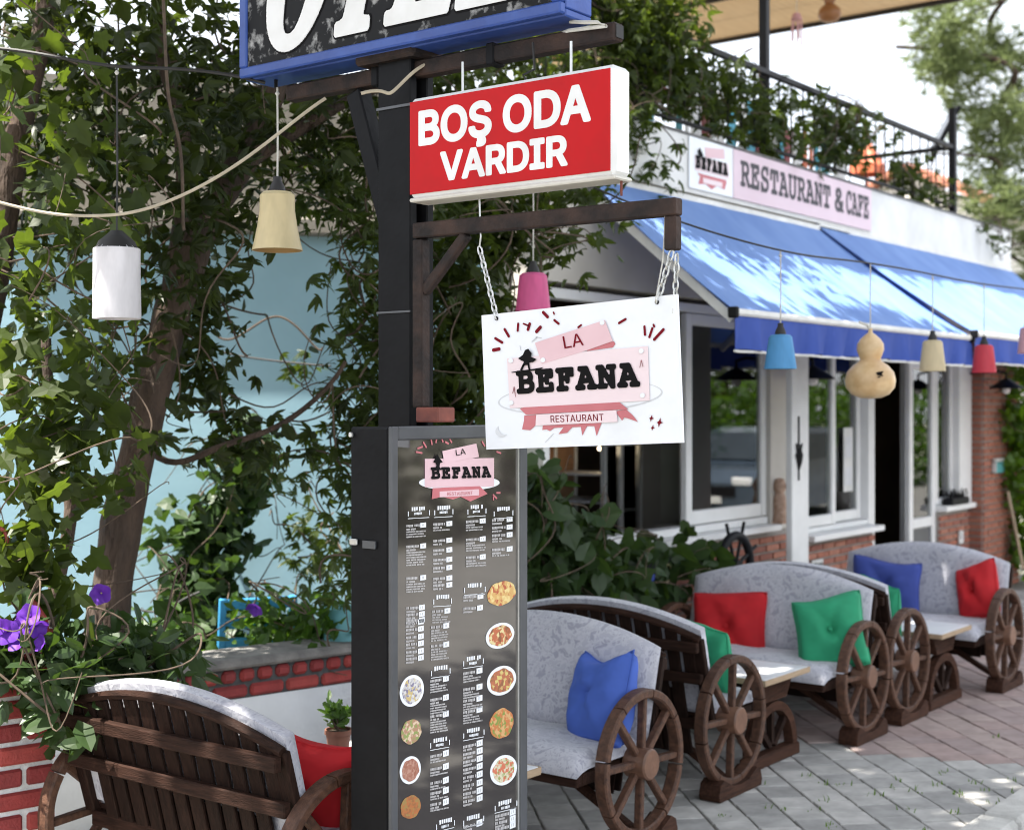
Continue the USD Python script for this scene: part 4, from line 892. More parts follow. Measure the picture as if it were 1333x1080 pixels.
plates = [(855, 928, A_, 76, 64, 0), (847, 68, B_, 74, 66, 1), (855, 302, B_, 76, 76, 1), (855, 525, B_, 64, 80, 0), (865, 768, B_, 70, 78, 1), (388, 355, B_, 63, 82, 1), (385, 568, B_, 54, 66, 0), (380, 768, B_, 55, 72, 1), (382, 960, B_, 54, 62, 0)]
fmap = [0, 1, 2, 3, 4, 5, 6, 7, 8]
for k, (cx, cy, oy, rx, ry, rim) in enumerate(plates):
    a = np.linspace(0, 2 * math.pi, 40)[:-1]
    def disc(f, wob=0.0): return Polygon([mq(440 + (cx + f * rx * (1 + wob * math.sin(5 * x + k) + wob * math.sin(8 * x)) * math.cos(x)) / 4, oy + (cy + f * ry * (1 + wob * math.sin(5 * x + k) + wob * math.sin(8 * x)) * math.sin(x) - .2 * f * rx * math.cos(x)) / 4) for x in a])
    if rim:
        p = mart("dish_picture", [disc(1)], "board_white", 1); g = MB().poly(disc(.8, .03), .0004, *mlayer(2)); obj("dish_print", g, FOODS[fmap[k]], p)
    else: mart("dish_picture", [disc(.97, .02)], FOODS[fmap[k]], 1)

# ================================================================ lamps and cords
def lamp_on(px, ptop, pbot, w, wt, m, label, D=None, Y=None, shape="bell", cap=True, cordtop=None, capm="cord_dark"):
    c = W(px, ptop, D=D, Y=Y); dep = C * c[0] + S * c[1]; h = (pbot - ptop) * dep / FPX; rb = w / 2 * dep / FPX; rt = wt / 2 * dep / FPX
    t = thing("pendant_lamp", label, "lamp", c)
    if shape == "bell": prof = [[rt * .82, .004], [rt, -.006], [rt * 1.02, -h * .3], [rt + (rb - rt) * .35, -h * .6], [rt + (rb - rt) * .72, -h * .85], [rb, -h]]
    elif shape == "cone": prof = [[rt * .8, .004], [rt, -.006], [(rt + rb) / 2, -h * .5], [rb, -h]]
    else: prof = [[rt * .85, .004], [rt, -.006], [rt * 1.01, -h * .5], [rb, -h * .97], [rb * .99, -h]]
    inner = [[r - .004, z if z > -h else z] for r, z in prof[::-1]]
    obj("lamp_shade", MB().lathe(prof + inner[:1], 36), m, t, 40)
    obj("lining", MB().lathe(inner + [[0.0, -.002]], 36), "shade_inside" if shape == "bell" else m, t, 40)
    kc = .86 if shape == "cyl" else .5
    if cap: obj("cap", MB().lathe([[rt * .98, -.004], [rt * kc, .004], [rt * kc * .9, .02], [rt * kc * .5, .042], [rt * .25, .055], [0, .056]], 20), capm, t, 40)
    obj("bulb", MB().lathe([[0, -h * .75], [.03, -h * .68], [.036, -h * .5], [.015, -h * .25], [.015, -.005]], 14), "shade_white", t, True)
    if cordtop is not None:
        obj("cord", MB().tube([[0, 0, .03], [0.002, 0, (cordtop - c[2]) * .5], [0, 0, cordtop - c[2]]], .0032, 6), "cord_white" if m != "shade_white" else "cord_dark", t)
        obj("knot", MB().lathe([[0, -.012], [.008, 0], [0, .012]], 8, (0, 0, cordtop - c[2] - .02)), "cord_white", t)
    return t, c
lamp_on(152, 322, 415, 62, 60, "shade_white", "white cylindrical lamp hanging among the leaves at the left", D=4.7, shape="cyl", cordtop=W(147, 87, D=4.7)[2])
lamp_on(361, 252, 326, 66, 45, "shade_cream", "cream bell shaped lamp hung by a white cord from the hotel sign", D=4.71, cordtop=2.79 - .03)
lamp_on(694, 357, 405, 46, 36, "shade_pink", "pink lamp partly hidden behind the white hanging sign", D=6.0, shape="cone", cordtop=W(696, 200, D=6.0)[2])
YL = 2.82
zw = lambda x: 2.40 + .012 * (x - 7) + .006 * math.sin(3 * x)
def wire_z(px): return zw(W(px, 530, Y=YL)[0])
lamp_on(1016, 437, 480, 42, 30, "shade_blue", "blue lamp hanging on the wire in front of the awning corner", Y=YL, shape="cone", cordtop=wire_z(1016))
lamp_on(1214, 444, 483, 34, 25, "shade_yellow", "pale yellow lamp on the wire between the gourd and the red lamp", Y=YL, shape="cone", cordtop=wire_z(1214))
lamp_on(1281, 450, 485, 31, 23, "shade_red", "red lamp on the wire in front of the far awning", Y=YL, shape="cone", cordtop=wire_z(1281))
lamp_on(1338, 427, 460, 26, 20, "shade_rose", "pale rose lamp cut by the right edge of the picture", Y=YL, shape="cone", cordtop=wire_z(1338))
c = W(1133, 519, Y=YL)
gg = thing("gourd_lamp", "pale dried gourd hanging on the wire with a dark painted face", "gourd", c)
gourd(gg, "gourd_skin", 1.0, 0)
gR = .113
def on_gourd(name, pts, m):
    V = []; n = len(pts)
    for layer_ in (.002, .006):
        for (a, z) in pts:
            r = np.interp(z, [.0, .022, .06, .10, .145, .178], [.04, .08, .108, .116, .108, .08]) + layer_
            aa = math.radians(-150 + a); V.append([r * math.cos(aa), r * math.sin(aa), z])
    F = [[0, k, k + 1] for k in range(1, n - 1)] + [[n, n + k + 1, n + k] for k in range(1, n - 1)] + [[k, (k + 1) % n, n + (k + 1) % n] for k in range(n)] + [[k, n + (k + 1) % n, n + k] for k in range(n)]
    obj(name, MB().add(V, F), m, gg)
on_gourd("painted_mark", [(6, .125), (14, .13), (26, .132), (20, .118), (24, .108), (10, .112)], "print_black")
on_gourd("painted_mark", [(8, .104), (14, .108), (18, .104), (12, .1)], "print_black")
on_gourd("painted_mouth", [(0, .035), (14, .046), (30, .04), (30, .033), (14, .034)], "print_black")
obj("stalk", MB().tube([[0, 0, .335], [-.01, .012, .36], [-.045, .04, .375]], [.008, .007, .005], 8), "cord_white", gg)
obj("cord", MB().tube([[0, 0, .34], [0, 0, wire_z(1133) - c[2]]], .0032, 6), "cord_white", gg)
wire = thing("lamp_wire", "dark sagging wire in front of the awning that carries the lamps", "wire")
a = W(700, 205, D=6.0); from scipy.interpolate import CubicSpline
kn = np.array([a, [5.1, 3.05, zw(5.1) + .10]] + [[x, YL, zw(x) + .003] for x in (5.65, 6.2, 7.0, 8.0, 9.0, 10.5)]); pts = CubicSpline(np.arange(len(kn)), kn)(np.linspace(0, len(kn) - 1, 60))
obj("cable", MB().tube(pts, .0045, 6), "cord_dark", wire)
def cable(label, pix, D, r, m, name="cable"):
    t = thing("electric_cable", label, "cable"); D = np.broadcast_to(D, len(pix)) if np.ndim(D) == 0 else D
    P = np.array([W(x, y, D=d) for (x, y), d in zip(pix, D)])
    s = np.linspace(0, len(P) - 1, 6 * len(P)); from_ = np.arange(len(P))
    from scipy.interpolate import CubicSpline
    obj(name, MB().tube(CubicSpline(from_, P)(s), r, 6), m, t)
cable("thin pale cable sagging from the left edge to the sign post's cross bar", [(-30, 255), (60, 277), (120, 281), (190, 272), (280, 232), (360, 176), (424, 128)], 4.6, .0055, "cord_beige")
cable("dark twisted cable across the leaves at upper left that holds the white lamp", [(-30, 62), (60, 72), (147, 86), (230, 90), (300, 98), (345, 108)], 4.72, .006, "cord_dark")
cable("brown cord hanging down among the leaves left of the trunk", [(212, -10), (216, 80), (222, 140), (234, 190), (238, 260), (240, 300)], 5.2, .006, "twig")
cable("dark cable drooping across the blue wall, above the other one", [(280, 435), (320, 432), (362, 412), (400, 440), (420, 452)], 7.2, .006, "twig")
cable("dark cable drooping across the blue wall beside the trunk", [(285, 456), (330, 466), (400, 474), (430, 476)], 7.2, .006, "cord_dark")
cable("dark cable from the trunk across the lower blue wall", [(150, 784), (200, 796), (225, 788), (260, 770)], 6.9, .006, "cord_dark")
cable("twisted pale cord from the cross bar up to the red light box", [(470, 122), (500, 120), (512, 119), (535, 97), (560, 82), (600, 74)], 4.33, .0055, "cord_beige")
# ================================================================ low wall and brick pier at the left
AW = -13.04
lw = thing("planter_wall", "low white wall topped with red bricks and a cement cap behind the left bench", "wall", (1.9, 5.15, 0), AW)
Lw2 = 3.9
obj("wall_body", MB().span([0, 0.004, -.02], [Lw2, .24, .448]), "white_wall", lw)
obj("mortar_bed", MB().span([0, .012, .4485], [Lw2, .232, .5805]), "mortar_dark", lw)
obj("cap", MB().span([-.01, -.022, .581], [Lw2 + .01, .26, .626], .012), "cap_cement", lw)
for k in range(int(Lw2 / .18)):
    obj("brick", MB().box([.09 + .18 * k, .055, .480 + rng.normal(0, .001)], [.166, .12, .052], rotx(0) @ rotz(rng.normal(0, .008)), .012), REDS[rng.integers(3)], lw)
for k in range(int(Lw2 / .088)):
    obj("brick", MB().box([.044 + .088 * k, .055, .546 + rng.normal(0, .0012)], [.071 + rng.normal(0, .002), .125, .054], rotz(rng.normal(0, .012)), .014), REDS[rng.integers(3)], lw)
bp = thing("brick_pier", "red brick pier with thick white joints at the left edge", "pier", (2.97, 4.28, 0), AW)
Wp, Dp, Hp = 1.0, .3, .93
obj("mortar", MB().span([-Wp, .008, -.02], [-.006, Dp, Hp]), "mortar_white", bp)
ch = .0785; r = 0; z = 0.004
while z + .06 < Hp + .02:
    x = -(.0 if r % 2 else .085); first = True
    xs = 0.0
    while xs > -Wp:
        L = .098 if (first and r % 2) else .198
        b0, b1 = xs, max(xs - L, -Wp); first = False
        hgt = .062 + rng.normal(0, .0012)
        obj("brick", MB().box([(b0 + b1) / 2, .05 + rng.normal(0, .002), z + hgt / 2], [b0 - b1, .11, hgt], rotz(rng.normal(0, .012)) @ roty(rng.normal(0, .006)), .008), REDS[rng.integers(3)], bp)
        xs = b1 - .0165 - rng.uniform(0, .003)
    z += ch; r += 1

# ================================================================ blue courtyard wall
bw = thing("blue_wall_house", "pale blue rendered wall with a beige upper storey behind the trees", "building", (6.28, 4.92, -.15), -39)
obj("wall", MB().span([-2.7, 0, 0], [0, .3, 2.78]).span([-9, 0.02, 0], [-2.701, .32, 3.55]), "blue_plaster", bw)
obj("cornice", MB().span([-2.71, -.10, 2.781], [.02, .35, 2.87], .01), "beige_wall", bw)
obj("upper_wall", MB().span([-2.70, .03, 2.871], [0, .33, 3.6]), "beige_wall", bw)
obj("drain_pipe", MB().tube([[-5.55, -.05, .2], [-5.55, -.05, 3.3]], .03), "chair_teal", bw)
struct("courtyard_ground", MB().add(*slab([(-8, YF + .6), (2, 5.3), (5.6, 4.45), (6.3, 4.7), (6.3, 9), (2, 14), (-8, 14)], -.16, -.01)), "soil")

# ================================================================ wagon wheel benches
RW, ZH, HY = .285, .322, .56
bench_proto = thing("wheel_bench", "", "bench")
def felloes(R0, R1, hw, n, c, gap=.006):
    g = MB(); m = 6
    for k in range(n):
        a0 = 2 * math.pi * k / n + .2 + gap / 2 / R0; a1 = 2 * math.pi * (k + 1) / n + .2 - gap / 2 / R0
        V = []
        b = .006
        sec = [(R0 + b, -hw), (R1 - b, -hw), (R1, -hw + b), (R1, hw - b), (R1 - b, hw), (R0 + b, hw), (R0, hw - b), (R0, -hw + b)]
        for j in range(m + 1):
            a = a0 + (a1 - a0) * j / m
            V += [[r * math.cos(a), y, r * math.sin(a)] for r, y in sec]
        ns = len(sec); F = []
        for j in range(m):
            for s in range(ns): F.append([j * ns + s, j * ns + (s + 1) % ns, (j + 1) * ns + (s + 1) % ns, (j + 1) * ns + s])
        T = [[f[0], f[1], f[2]] for f in F] + [[f[0], f[2], f[3]] for f in F] + [[0, s + 1, s] for s in range(1, ns - 1)] + [[m * ns, m * ns + s, m * ns + s + 1] for s in range(1, ns - 1)]
        g.add(np.array(V) + c, np.array(T)[:, ::-1])
    return g
def wheel(t, c, R, hw=.027, rim=.035, hubr=.060, name="wheel", nsp=8, ph=0.0):
    c = np.asarray(c, float)
    w = obj(name, felloes(R - rim, R, hw, 8, c), "wheel_wood", t)
    for k in range(nsp):
        a = ph + 2 * math.pi * k / nsp; u = np.array([math.cos(a), 0, math.sin(a)])
        obj("spoke", MB().bar(c + u * (hubr - .008), c + u * (R - rim + .004), .026, .032, up=(0, 1, 0), bevel=.004), "wheel_wood", w)
    obj("hub", MB().lathe([[0, -.052], [hubr - .006, -.052], [hubr, -.046], [hubr, .046], [hubr - .006, .052], [0, .052]], 24, c, rotx(math.pi / 2)), "hub_wood", w, 30)
    return w
def build_bench(t):
    for sy in (-1, 1):
        wheel(t, (0, sy * HY, ZH), RW, ph=math.pi / 2 + .06 * sy)
        prof = [(-.19, 0), (.19, 0), (.20, .03), (.185, .075), (.15, .095), (.12, .08), (.07, .056), (0, .048), (-.07, .056), (-.12, .08), (-.15, .095), (-.185, .075), (-.20, .03)]
        obj("wheel_block", MB().poly(Polygon(prof).buffer(-.003), .10, [0, sy * HY + .05, 0], [1, 0, 0], [0, 0, 1]), "dark_wood_x", t)
    lean = .26
    def bx(z): return -.115 - lean * (z - .40)                           # the back's front face at height z
    def arch(y): return .70 + .095 * max(0, 1 - (y / .53) ** 2)
    obj("seat_frame", MB().span([-.13, -.50, .285], [-.09, .50, .335], .004).span([.31, -.50, .285], [.35, .50, .335], .004).span([-.089, -.50, .285], [.309, -.46, .335], .004).span([-.089, .46, .285], [.309, .50, .335], .004), "dark_wood_y", t)
    for k in range(5): obj("seat_slat", MB().span([-.10 + .09 * k, -.50, .336], [-.02 + .09 * k, .50, .352], .004), "dark_wood_y", t)
    obj("axle", MB().span([-.03, -.53, ZH - .04], [.03, .53, ZH - .005 + .0], .006), "dark_wood_y", t)
    for sy in (-1, 1):
        obj("brace", MB().bar([0, sy * .52, .06], [0.02, sy * .10, .29], .04, .03, bevel=.004), "dark_wood_x", t)
        obj("side_post", MB().bar([-.11, sy * .515, .33], [bx(.70) - .02, sy * .515, .70], .028, .05, up=(0, 1, 0), bevel=.004), "dark_wood_z", t)
    # the slatted back
    n = 13; wy = 1.0 / n
    for k in range(n):
        y = -.5 + wy * (k + .5); zt0 = arch(y) - .012; zlo = .17 if abs(y) < .40 else .50
        wd = wy * .76
        a, b = np.array([bx(zlo) - .026, y, zlo]), np.array([bx(zt0) - .026, y, zt0])
        obj("back_slat", MB().bar(a, b, wd, .014, up=(1, 0, 0), bevel=.003), "dark_wood_z", t)
    V = []
    ys = np.linspace(-.53, .53, 25)
    obj("arch_rail", MB().tube([[bx(arch(y)) - .03, y, arch(y)] for y in ys], .016, 6), "dark_wood_y", t)
    for z in (.665, .525): obj("back_rail", MB().bar([bx(z) - .055, -.53, z], [bx(z) - .055, .53, z], .028, .045, bevel=.004), "dark_wood_y", t)
    obj("back_panel", MB().bar([bx(.16) - .011, 0, .16], [bx(.46) - .011, 0, .46], .78, .010, up=(1, 0, 0)), "dark_wood_z", t)
    # padded back cushion following the arch, and the seat cushion
    ny, nz = 28, 12
    def pad(thk, name, pos, dirs, wdt, hfun, seed, sag):
        V = []; F = []
        for side in (0, 1):
            for i in range(ny + 1):
                for j in range(nz + 1):
                    s, r = i / ny, j / nz; y = (s - .5) * wdt
                    e = (1 - abs(2 * s - 1) ** 8) * (1 - abs(2 * r - 1) ** 8)
                    bumpy = .006 * math.sin(5.1 * s * 2 + seed) * math.sin(3.7 * r * 2 + seed * 2) + .004 * math.sin(17 * s + 3 * r + seed)
                    off = thk * (.5 + .5 * e ** .5) + bumpy * e if side else -thk * .0
                    V.append(pos(y, r) + dirs * off + np.array([0, 0, sag(s, r)]))
        m = (ny + 1) * (nz + 1)
        for i in range(ny):
            for j in range(nz):
                a = i * (nz + 1) + j; F += [[a, a + 1, a + nz + 2, a + nz + 1], [m + a, m + a + nz + 1, m + a + nz + 2, m + a + 1]]
        edge = [i * (nz + 1) for i in range(ny + 1)] + [ny * (nz + 1) + j for j in range(1, nz + 1)] + [i * (nz + 1) + nz for i in range(ny - 1, -1, -1)] + [j for j in range(nz - 1, 0, -1)]
        for a, b in zip(edge, edge[1:] + edge[:1]): F.append([a, b, m + b, m + a])
        F = np.array(F)
        return obj(name, MB().add(V, F), "cushion_fabric", t, smooth=60)
    def bpos(y, r):
        z = .37 + (arch(y) + .035 - .37) * r; return np.array([bx(z) - .006, y, z])
    nrm = np.array([1, 0, lean]) / math.hypot(1, lean)
    pad(.075, "back_cushion", bpos, nrm, 1.05, None, .4, lambda s, r: 0.0)
    def spos(y, r): return np.array([-.09 + .46 * r, y, .353 - .004 * r])
    pad(.062, "seat_cushion", spos, np.array([0, 0, 1.0]), 1.03, None, 1.7, lambda s, r: -.022 * max(0, r - .88) / .12)
build_bench(bench_proto)
BX = [(3.09, 3.56, 0, "nearest wagon wheel bench, slatted back towards us, at lower left beside the menu board"),
      (4.68, 3.51, 180, "wagon wheel bench with grey cushions facing left, right beside the menu board, one blue pillow"),
      (5.57, 3.60, 0, "wagon wheel bench standing back to back with the one beside the menu board"),
      (6.88, 3.55, 180, "wagon wheel bench with grey cushions holding both a red and a green pillow"),
      (7.45, 3.55, 0, "wagon wheel bench whose back is almost hidden behind the bench of red and green pillows"),
      (8.64, 3.41, 180, "farthest wagon wheel bench, with a red pillow and a dark blue one")]
GB = "wagon wheel benches along the pavement"
for k, (x, y, r, lab) in enumerate(BX):
    if k == 0:
        xf = UsdGeom.Xformable(bench_proto); xf.AddTranslateOp().Set(Gf.Vec3d(x, y, 0)); tag(bench_proto, lab, "bench", GB)
    else: dup(bench_proto, (x, y, 0), r, lab, GB)
# low tables on half wheels
tab = thing("wheel_table", "", "table")
obj("table_top", MB().span([-.23, -.40, .412], [.23, .40, .436], .004), "table_white", tab)
obj("top_edge", MB().span([-.234, -.404, .408], [.234, .404, .4115]).span([-.236, -.4045, .4125], [-.2305, .4045, .435]).span([.2305, -.4045, .4125], [.236, .4045, .435]).span([-.2300, -.4055, .4125], [.2300, -.4005, .435]).span([-.23, .4005, .4125], [.23, .4055, .435]), "raw_wood_edge", tab)
for sy in (-1, 1):
    y = sy * .31; R = .235; hw = .025
    a = np.linspace(0, math.pi, 25)
    half = Polygon(list(zip(R * np.cos(a), R * np.sin(a) + .06)) + list(zip((R - .045) * np.cos(a[::-1]), (R - .045) * np.sin(a[::-1]) + .06)))
    lg = obj("half_wheel", MB().poly(half, 2 * hw, [0, y + hw, 0], [1, 0, 0], [0, 0, 1]), "dark_wood_x", tab)
    for k in range(1, 4):
        an = math.pi * k / 4; u = np.array([math.cos(an), 0, math.sin(an)])
        obj("spoke", MB().bar(np.array([0, y, .06]) + u * .03, np.array([0, y, .06]) + u * (R - .04), .028, .03, up=(0, 1, 0)), "dark_wood_z", lg)
    obj("foot", MB().span([-.25, y - .035, 0], [.25, y + .035, .06], .008), "dark_wood_x", tab)
    obj("bearer", MB().poly(Polygon([(-.19, .408), (.19, .408), (.12, .30), (-.12, .30)]), .05, [0, y + .025, 0], [1, 0, 0], [0, 0, 1]), "dark_wood_x", tab)
obj("stretcher", MB().span([-.03, -.284, .33], [.03, .284, .37]), "dark_wood_y", tab)
GT = "low tables on half wheels between the benches"
TX = [(3.80, 3.36, "white topped low table just behind the menu board, mostly hidden by it"), (6.16, 3.46, "white topped low table before the bench with red and green pillows"), (7.96, 3.30, "white topped low table in front of the farthest bench")]
for k, (x, y, lab) in enumerate(TX):
    if k == 0: UsdGeom.Xformable(tab).AddTranslateOp().Set(Gf.Vec3d(x, y, 0)); tag(tab, lab, "table", GT)
    else: dup(tab, (x, y, 0), 0, lab, GT)

# pillows
def pillow(label, c, m, yaw, pitch, roll, w=.38, h=.36, th=.15, seed=0, tuft=True):
    """A stuffed square pillow; its face looks along +x before yaw."""
    n = 22; r_ = np.random.default_rng(100 + seed); V = []; tv = r_.uniform(0, 6, 4)
    for side in (-1, 1):
        for i in range(n + 1):
            for j in range(n + 1):
                u, v = 2 * i / n - 1, 2 * j / n - 1
                e = max(0, (1 - u ** 2)) * max(0, (1 - v ** 2))
                x = th / 2 * 1.12 * e ** .36
                if tuft: x *= 1 - .30 * math.exp(-((u) ** 2 + (v) ** 2) / .05) - .12 * math.exp(-((u - .5 * v) ** 2) / .02) * e - .10 * math.exp(-((u + .6 * v) ** 2) / .015) * e
                x += side * .010 * math.sin(6 * u + tv[0] + 4 * v) * e + .006 * math.sin(11 * v + tv[1] - 5 * u) * e
                yy = w / 2 * u * (1 - .09 * (1 - v ** 2)) * (1 - .05 * v ** 6); zz = h / 2 * v * (1 - (.19 if v > 0 else .05) * (1 - u ** 2)) * (1 - .05 * u ** 6)
                V.append([side * x, yy, zz + .018 * math.sin(2 * u + tv[2]) * (v > 0) * v])
    F = []; m_ = (n + 1) ** 2
    for i in range(n):
        for j in range(n):
            a = i * (n + 1) + j; F += [[a, a + 1, a + n + 2, a + n + 1], [m_ + a, m_ + a + n + 1, m_ + a + n + 2, m_ + a + 1]]
    t = thing("pillow", label, "pillow", c); R = rotz(math.radians(yaw)) @ roty(math.radians(pitch)) @ rotx(math.radians(roll))
    vv, ff = MB().add(np.array(V) @ R.T, np.array(F)[:, ::-1]).get()
    tm = trimesh.Trimesh(vv, ff, process=False); tm.merge_vertices()
    obj("cover", (np.array(tm.vertices), np.array(tm.faces)), m, t, smooth=True)
    edge = [(-1, v) for v in np.linspace(-1, 1, 12)] + [(u, 1) for u in np.linspace(-1, 1, 12)[1:]] + [(1, v) for v in np.linspace(1, -1, 12)[1:]] + [(u, -1) for u in np.linspace(1, -1, 12)[1:]]
    E = np.array([[0, w / 2 * u * (1 - .09 * (1 - v ** 2)) * (1 - .05 * v ** 6), h / 2 * v * (1 - (.19 if v > 0 else .05) * (1 - u ** 2)) * (1 - .05 * u ** 6) + .018 * math.sin(2 * u + tv[2]) * (v > 0) * v] for u, v in edge]) @ R.T
    obj("piping", MB().tube(E, .004, 5), m, t)
    if tuft: obj("button", MB().lathe([[0, .0], [.012, .0], [.010, .006], [0, .008]], 10, R @ [th / 2 * .775, 0, 0], R @ roty(math.pi / 2)), m, t)
    return t
def at(px, py, X): return W(px, py, X=X)
pillow("red pillow at the near end of the left bench behind the menu board", [3.13, 3.22, .535], "pillow_red", 20, -14, 14, .40, .36, .15, 1)
pillow("blue pillow leaning in the corner of the bench beside the menu board", at(784, 908, 4.68), "pillow_blue", 158, -16, 8, .34, .38, .19, 2)
pillow("green pillow on the second bench, glimpsed over its near wheel", [5.73, 3.24, .54], "pillow_green", -14, -14, 4, .27, .36, .13, 3)
pillow("red pillow at the far end of the bench that also has a green one", at(949, 815, 6.90), "pillow_red", 188, -14, 3, .44, .40, .13, 4)
pillow("green pillow at the near end of the bench that also has a red one", at(1081, 821, 6.84), "pillow_green", 205, -18, 8, .37, .39, .20, 5)
pillow("green pillow behind the wheels of the bench with the hidden back", [7.64, 3.22, .56], "pillow_green", -14, -14, 8, .27, .36, .13, 6)
pillow("dark blue pillow at the far end of the farthest bench", at(1153, 762, 8.60), "pillow_navy", 186, -14, 0, .46, .36, .14, 7)
pillow("red pillow set on its corner at the near end of the farthest bench", at(1273, 768, 8.70), "pillow_red", 165, -14, 16, .28, .36, .17, 8)
# potted plant on the near table
pc = W(431, 985, D=5.1); pc = np.array([3.70, 3.62, .437])
pp_ = thing("potted_plant", "small green plant in a terracotta pot on the table behind the menu board", "potted plant", pc)
obj("pot", MB().lathe([[0, 0], [.034, 0], [.045, .082], [.05, .083], [.05, .10], [.044, .10], [.043, .09], [0, .088]], 24), "pot_terracotta", pp_, 30)
obj("soil", MB().lathe([[0, .091], [.042, .0905]], 16), "soil", pp_)
POT = (pp_, pc)
# ================================================================ leaves and plants
RV, FV, ZV = np.array([S, -C, 0]), np.array([C, S, 0]), np.array([0, 0, 1.0])
SHAPES = {
    "lance": (np.array([[0, 0, 0], [.3, .15, .03], [.3, -.15, .03], [.3, 0, 0], [.68, .12, .0], [.68, -.12, .0], [.68, 0, -.04], [1, 0, -.12]]), np.array([[0, 3, 1], [0, 2, 3], [1, 3, 6], [1, 6, 4], [3, 2, 5], [3, 5, 6], [4, 6, 7], [6, 5, 7]])),
    "heart": (np.array([[0, 0, 0], [-.12, .28, .05], [-.12, -.28, .05], [.16, .46, .06], [.16, -.46, .06], [.36, 0, -.01], [.52, .40, .02], [.52, -.40, .02], [.78, .16, -.03], [.78, -.16, -.03], [1, 0, -.10]]), np.array([[0, 5, 1], [1, 5, 3], [3, 5, 6], [6, 5, 8], [8, 5, 10], [0, 2, 5], [2, 4, 5], [4, 7, 5], [7, 9, 5], [9, 10, 5]])),
    "lobed": (np.array([[0, 0, 0], [-.16, .30, .05], [-.16, -.30, .05], [.10, .33, .02], [.10, -.33, .02], [.34, .58, .03], [.34, -.58, .03], [.44, .24, .0], [.44, -.24, .0], [.30, 0, -.02], [.62, .26, -.03], [.62, -.26, -.03], [1, 0, -.13]]), np.array([[0, 9, 1], [1, 9, 3], [3, 9, 5], [5, 9, 7], [7, 9, 10], [10, 9, 12], [0, 2, 9], [2, 4, 9], [4, 6, 9], [6, 8, 9], [8, 11, 9], [11, 12, 9]])),
    "oval": (np.array([[0, 0, 0], [.35, .26, .05], [.35, -.26, .05], [.4, 0, 0], [.75, .2, .0], [.75, -.2, .0], [1, 0, -.08]]), np.array([[0, 3, 1], [0, 2, 3], [1, 3, 4], [3, 6, 4], [3, 2, 5], [3, 5, 6]])),
}
def frames(n, r, droop=.5, up=.6):
    d = r.normal(0, 1, (n, 3)); d[:, 2] = d[:, 2] * .6 - droop; d /= np.linalg.norm(d, axis=1, keepdims=True)
    w = r.normal(0, 1, (n, 3)); w[:, 2] += up * 2; w -= d * (w * d).sum(1, keepdims=True); w /= np.linalg.norm(w, axis=1, keepdims=True)
    return d, np.cross(w, d), w
def leaf_set(P, size, shape, r, droop=.5, up=.6, fr=None):
    tv, tf = SHAPES[shape]; n = len(P); d, s, w = fr or frames(n, r, droop, up)
    sz = np.broadcast_to(size, (n,))[:, None, None] * r.uniform(.5, 1.25, (n, 1, 1))
    t = np.broadcast_to(tv, (n,) + tv.shape).copy(); t[:, :, 2] += (r.normal(0, .10, (n, 1)) * tv[:, 0] ** 2) ; t[:, :, 1] *= r.uniform(.8, 1.12, (n, 1))
    V = P[:, None, :] + sz * (t[:, :, :1] * d[:, None] + t[:, :, 1:2] * s[:, None] + t[:, :, 2:] * w[:, None])
    F = tf[None] + (np.arange(n) * len(tv))[:, None, None]
    return V, F
def join(V, F): return V.reshape(-1, 3), F.reshape(-1, 3)
def five(P, size, r, droop=.4):
    """Palmate or pinnate clusters of five leaflets."""
    n = len(P); d, s, w = frames(n, r, droop, .8); Vs, Fs, o = [], [], 0
    for k, a in enumerate((-1.15, -.55, 0, .55, 1.15)):
        dd = d * math.cos(a) + s * math.sin(a) - ZV * .12; dd /= np.linalg.norm(dd, axis=1, keepdims=True)
        ww = w + r.normal(0, .18, (n, 3)); ww -= dd * (ww * dd).sum(1, keepdims=True); ww /= np.linalg.norm(ww, axis=1, keepdims=True)
        V, F = join(*leaf_set(P + d * .01, size * (1 - .18 * abs(a)), "lance", r, fr=(dd, np.cross(ww, dd), ww))); V = V
        Vs.append(V); Fs.append(F + o); o += len(V)
    return np.vstack(Vs), np.vstack(Fs)
def blob(px, py, D, rx, ry, rd, n, r, clump=.10, per=9):
    """Points in a clumpy ellipsoid round the place that a pixel sees at depth D (rx, ry in photo pixels, rd metres deep)."""
    c = W(px, py, D=D); k = D / FPX; m = max(1, n // per)
    u = r.normal(0, 1, (m, 3)); u /= np.linalg.norm(u, axis=1, keepdims=True); u *= r.uniform(0, 1, (m, 1)) ** .42
    cc = c + u[:, :1] * RV * rx * k + u[:, 1:2] * FV * rd + u[:, 2:] * ZV * ry * k
    return np.repeat(cc, per, 0) + r.normal(0, clump, (m * per, 3)) * [1, 1, 1.1]
def twigs(P, r, n, m, parent, name="stem", rad=.006, hops=5, step=.3):
    """Thin stems that wander from one leaf cluster to another."""
    from scipy.spatial import cKDTree as KD
    T = KD(P); g = MB()
    for _ in range(n):
        p = P[r.integers(len(P))]; path = [p]
        dirn = r.normal(0, 1, 3); dirn[2] += .8
        for h in range(hops):
            q = path[-1] + dirn / np.linalg.norm(dirn) * step * .7; q = P[T.query(q)[1]] * .7 + q * .3
            if np.linalg.norm(q - path[-1]) < .03: break
            path.append(q); dirn = dirn * .6 + r.normal(0, .5, 3)
        if len(path) > 2:
            from scipy.interpolate import CubicSpline
            ks = np.arange(len(path)); ss = np.linspace(0, len(path) - 1, 4 * len(path)); g.tube(CubicSpline(ks, np.array(path))(ss), np.linspace(rad, rad * .4, len(ss)), 5)
    if g.n: obj(name, g, m, parent)
def single_leaves(t, P, size, shape, r, m, n, droop=.7, up=.5, name="leaf"):
    V, F = leaf_set(P[:n], size, shape, r, droop, up)
    for v in V: obj(name, MB().add(v, SHAPES[shape][1]), m, t)
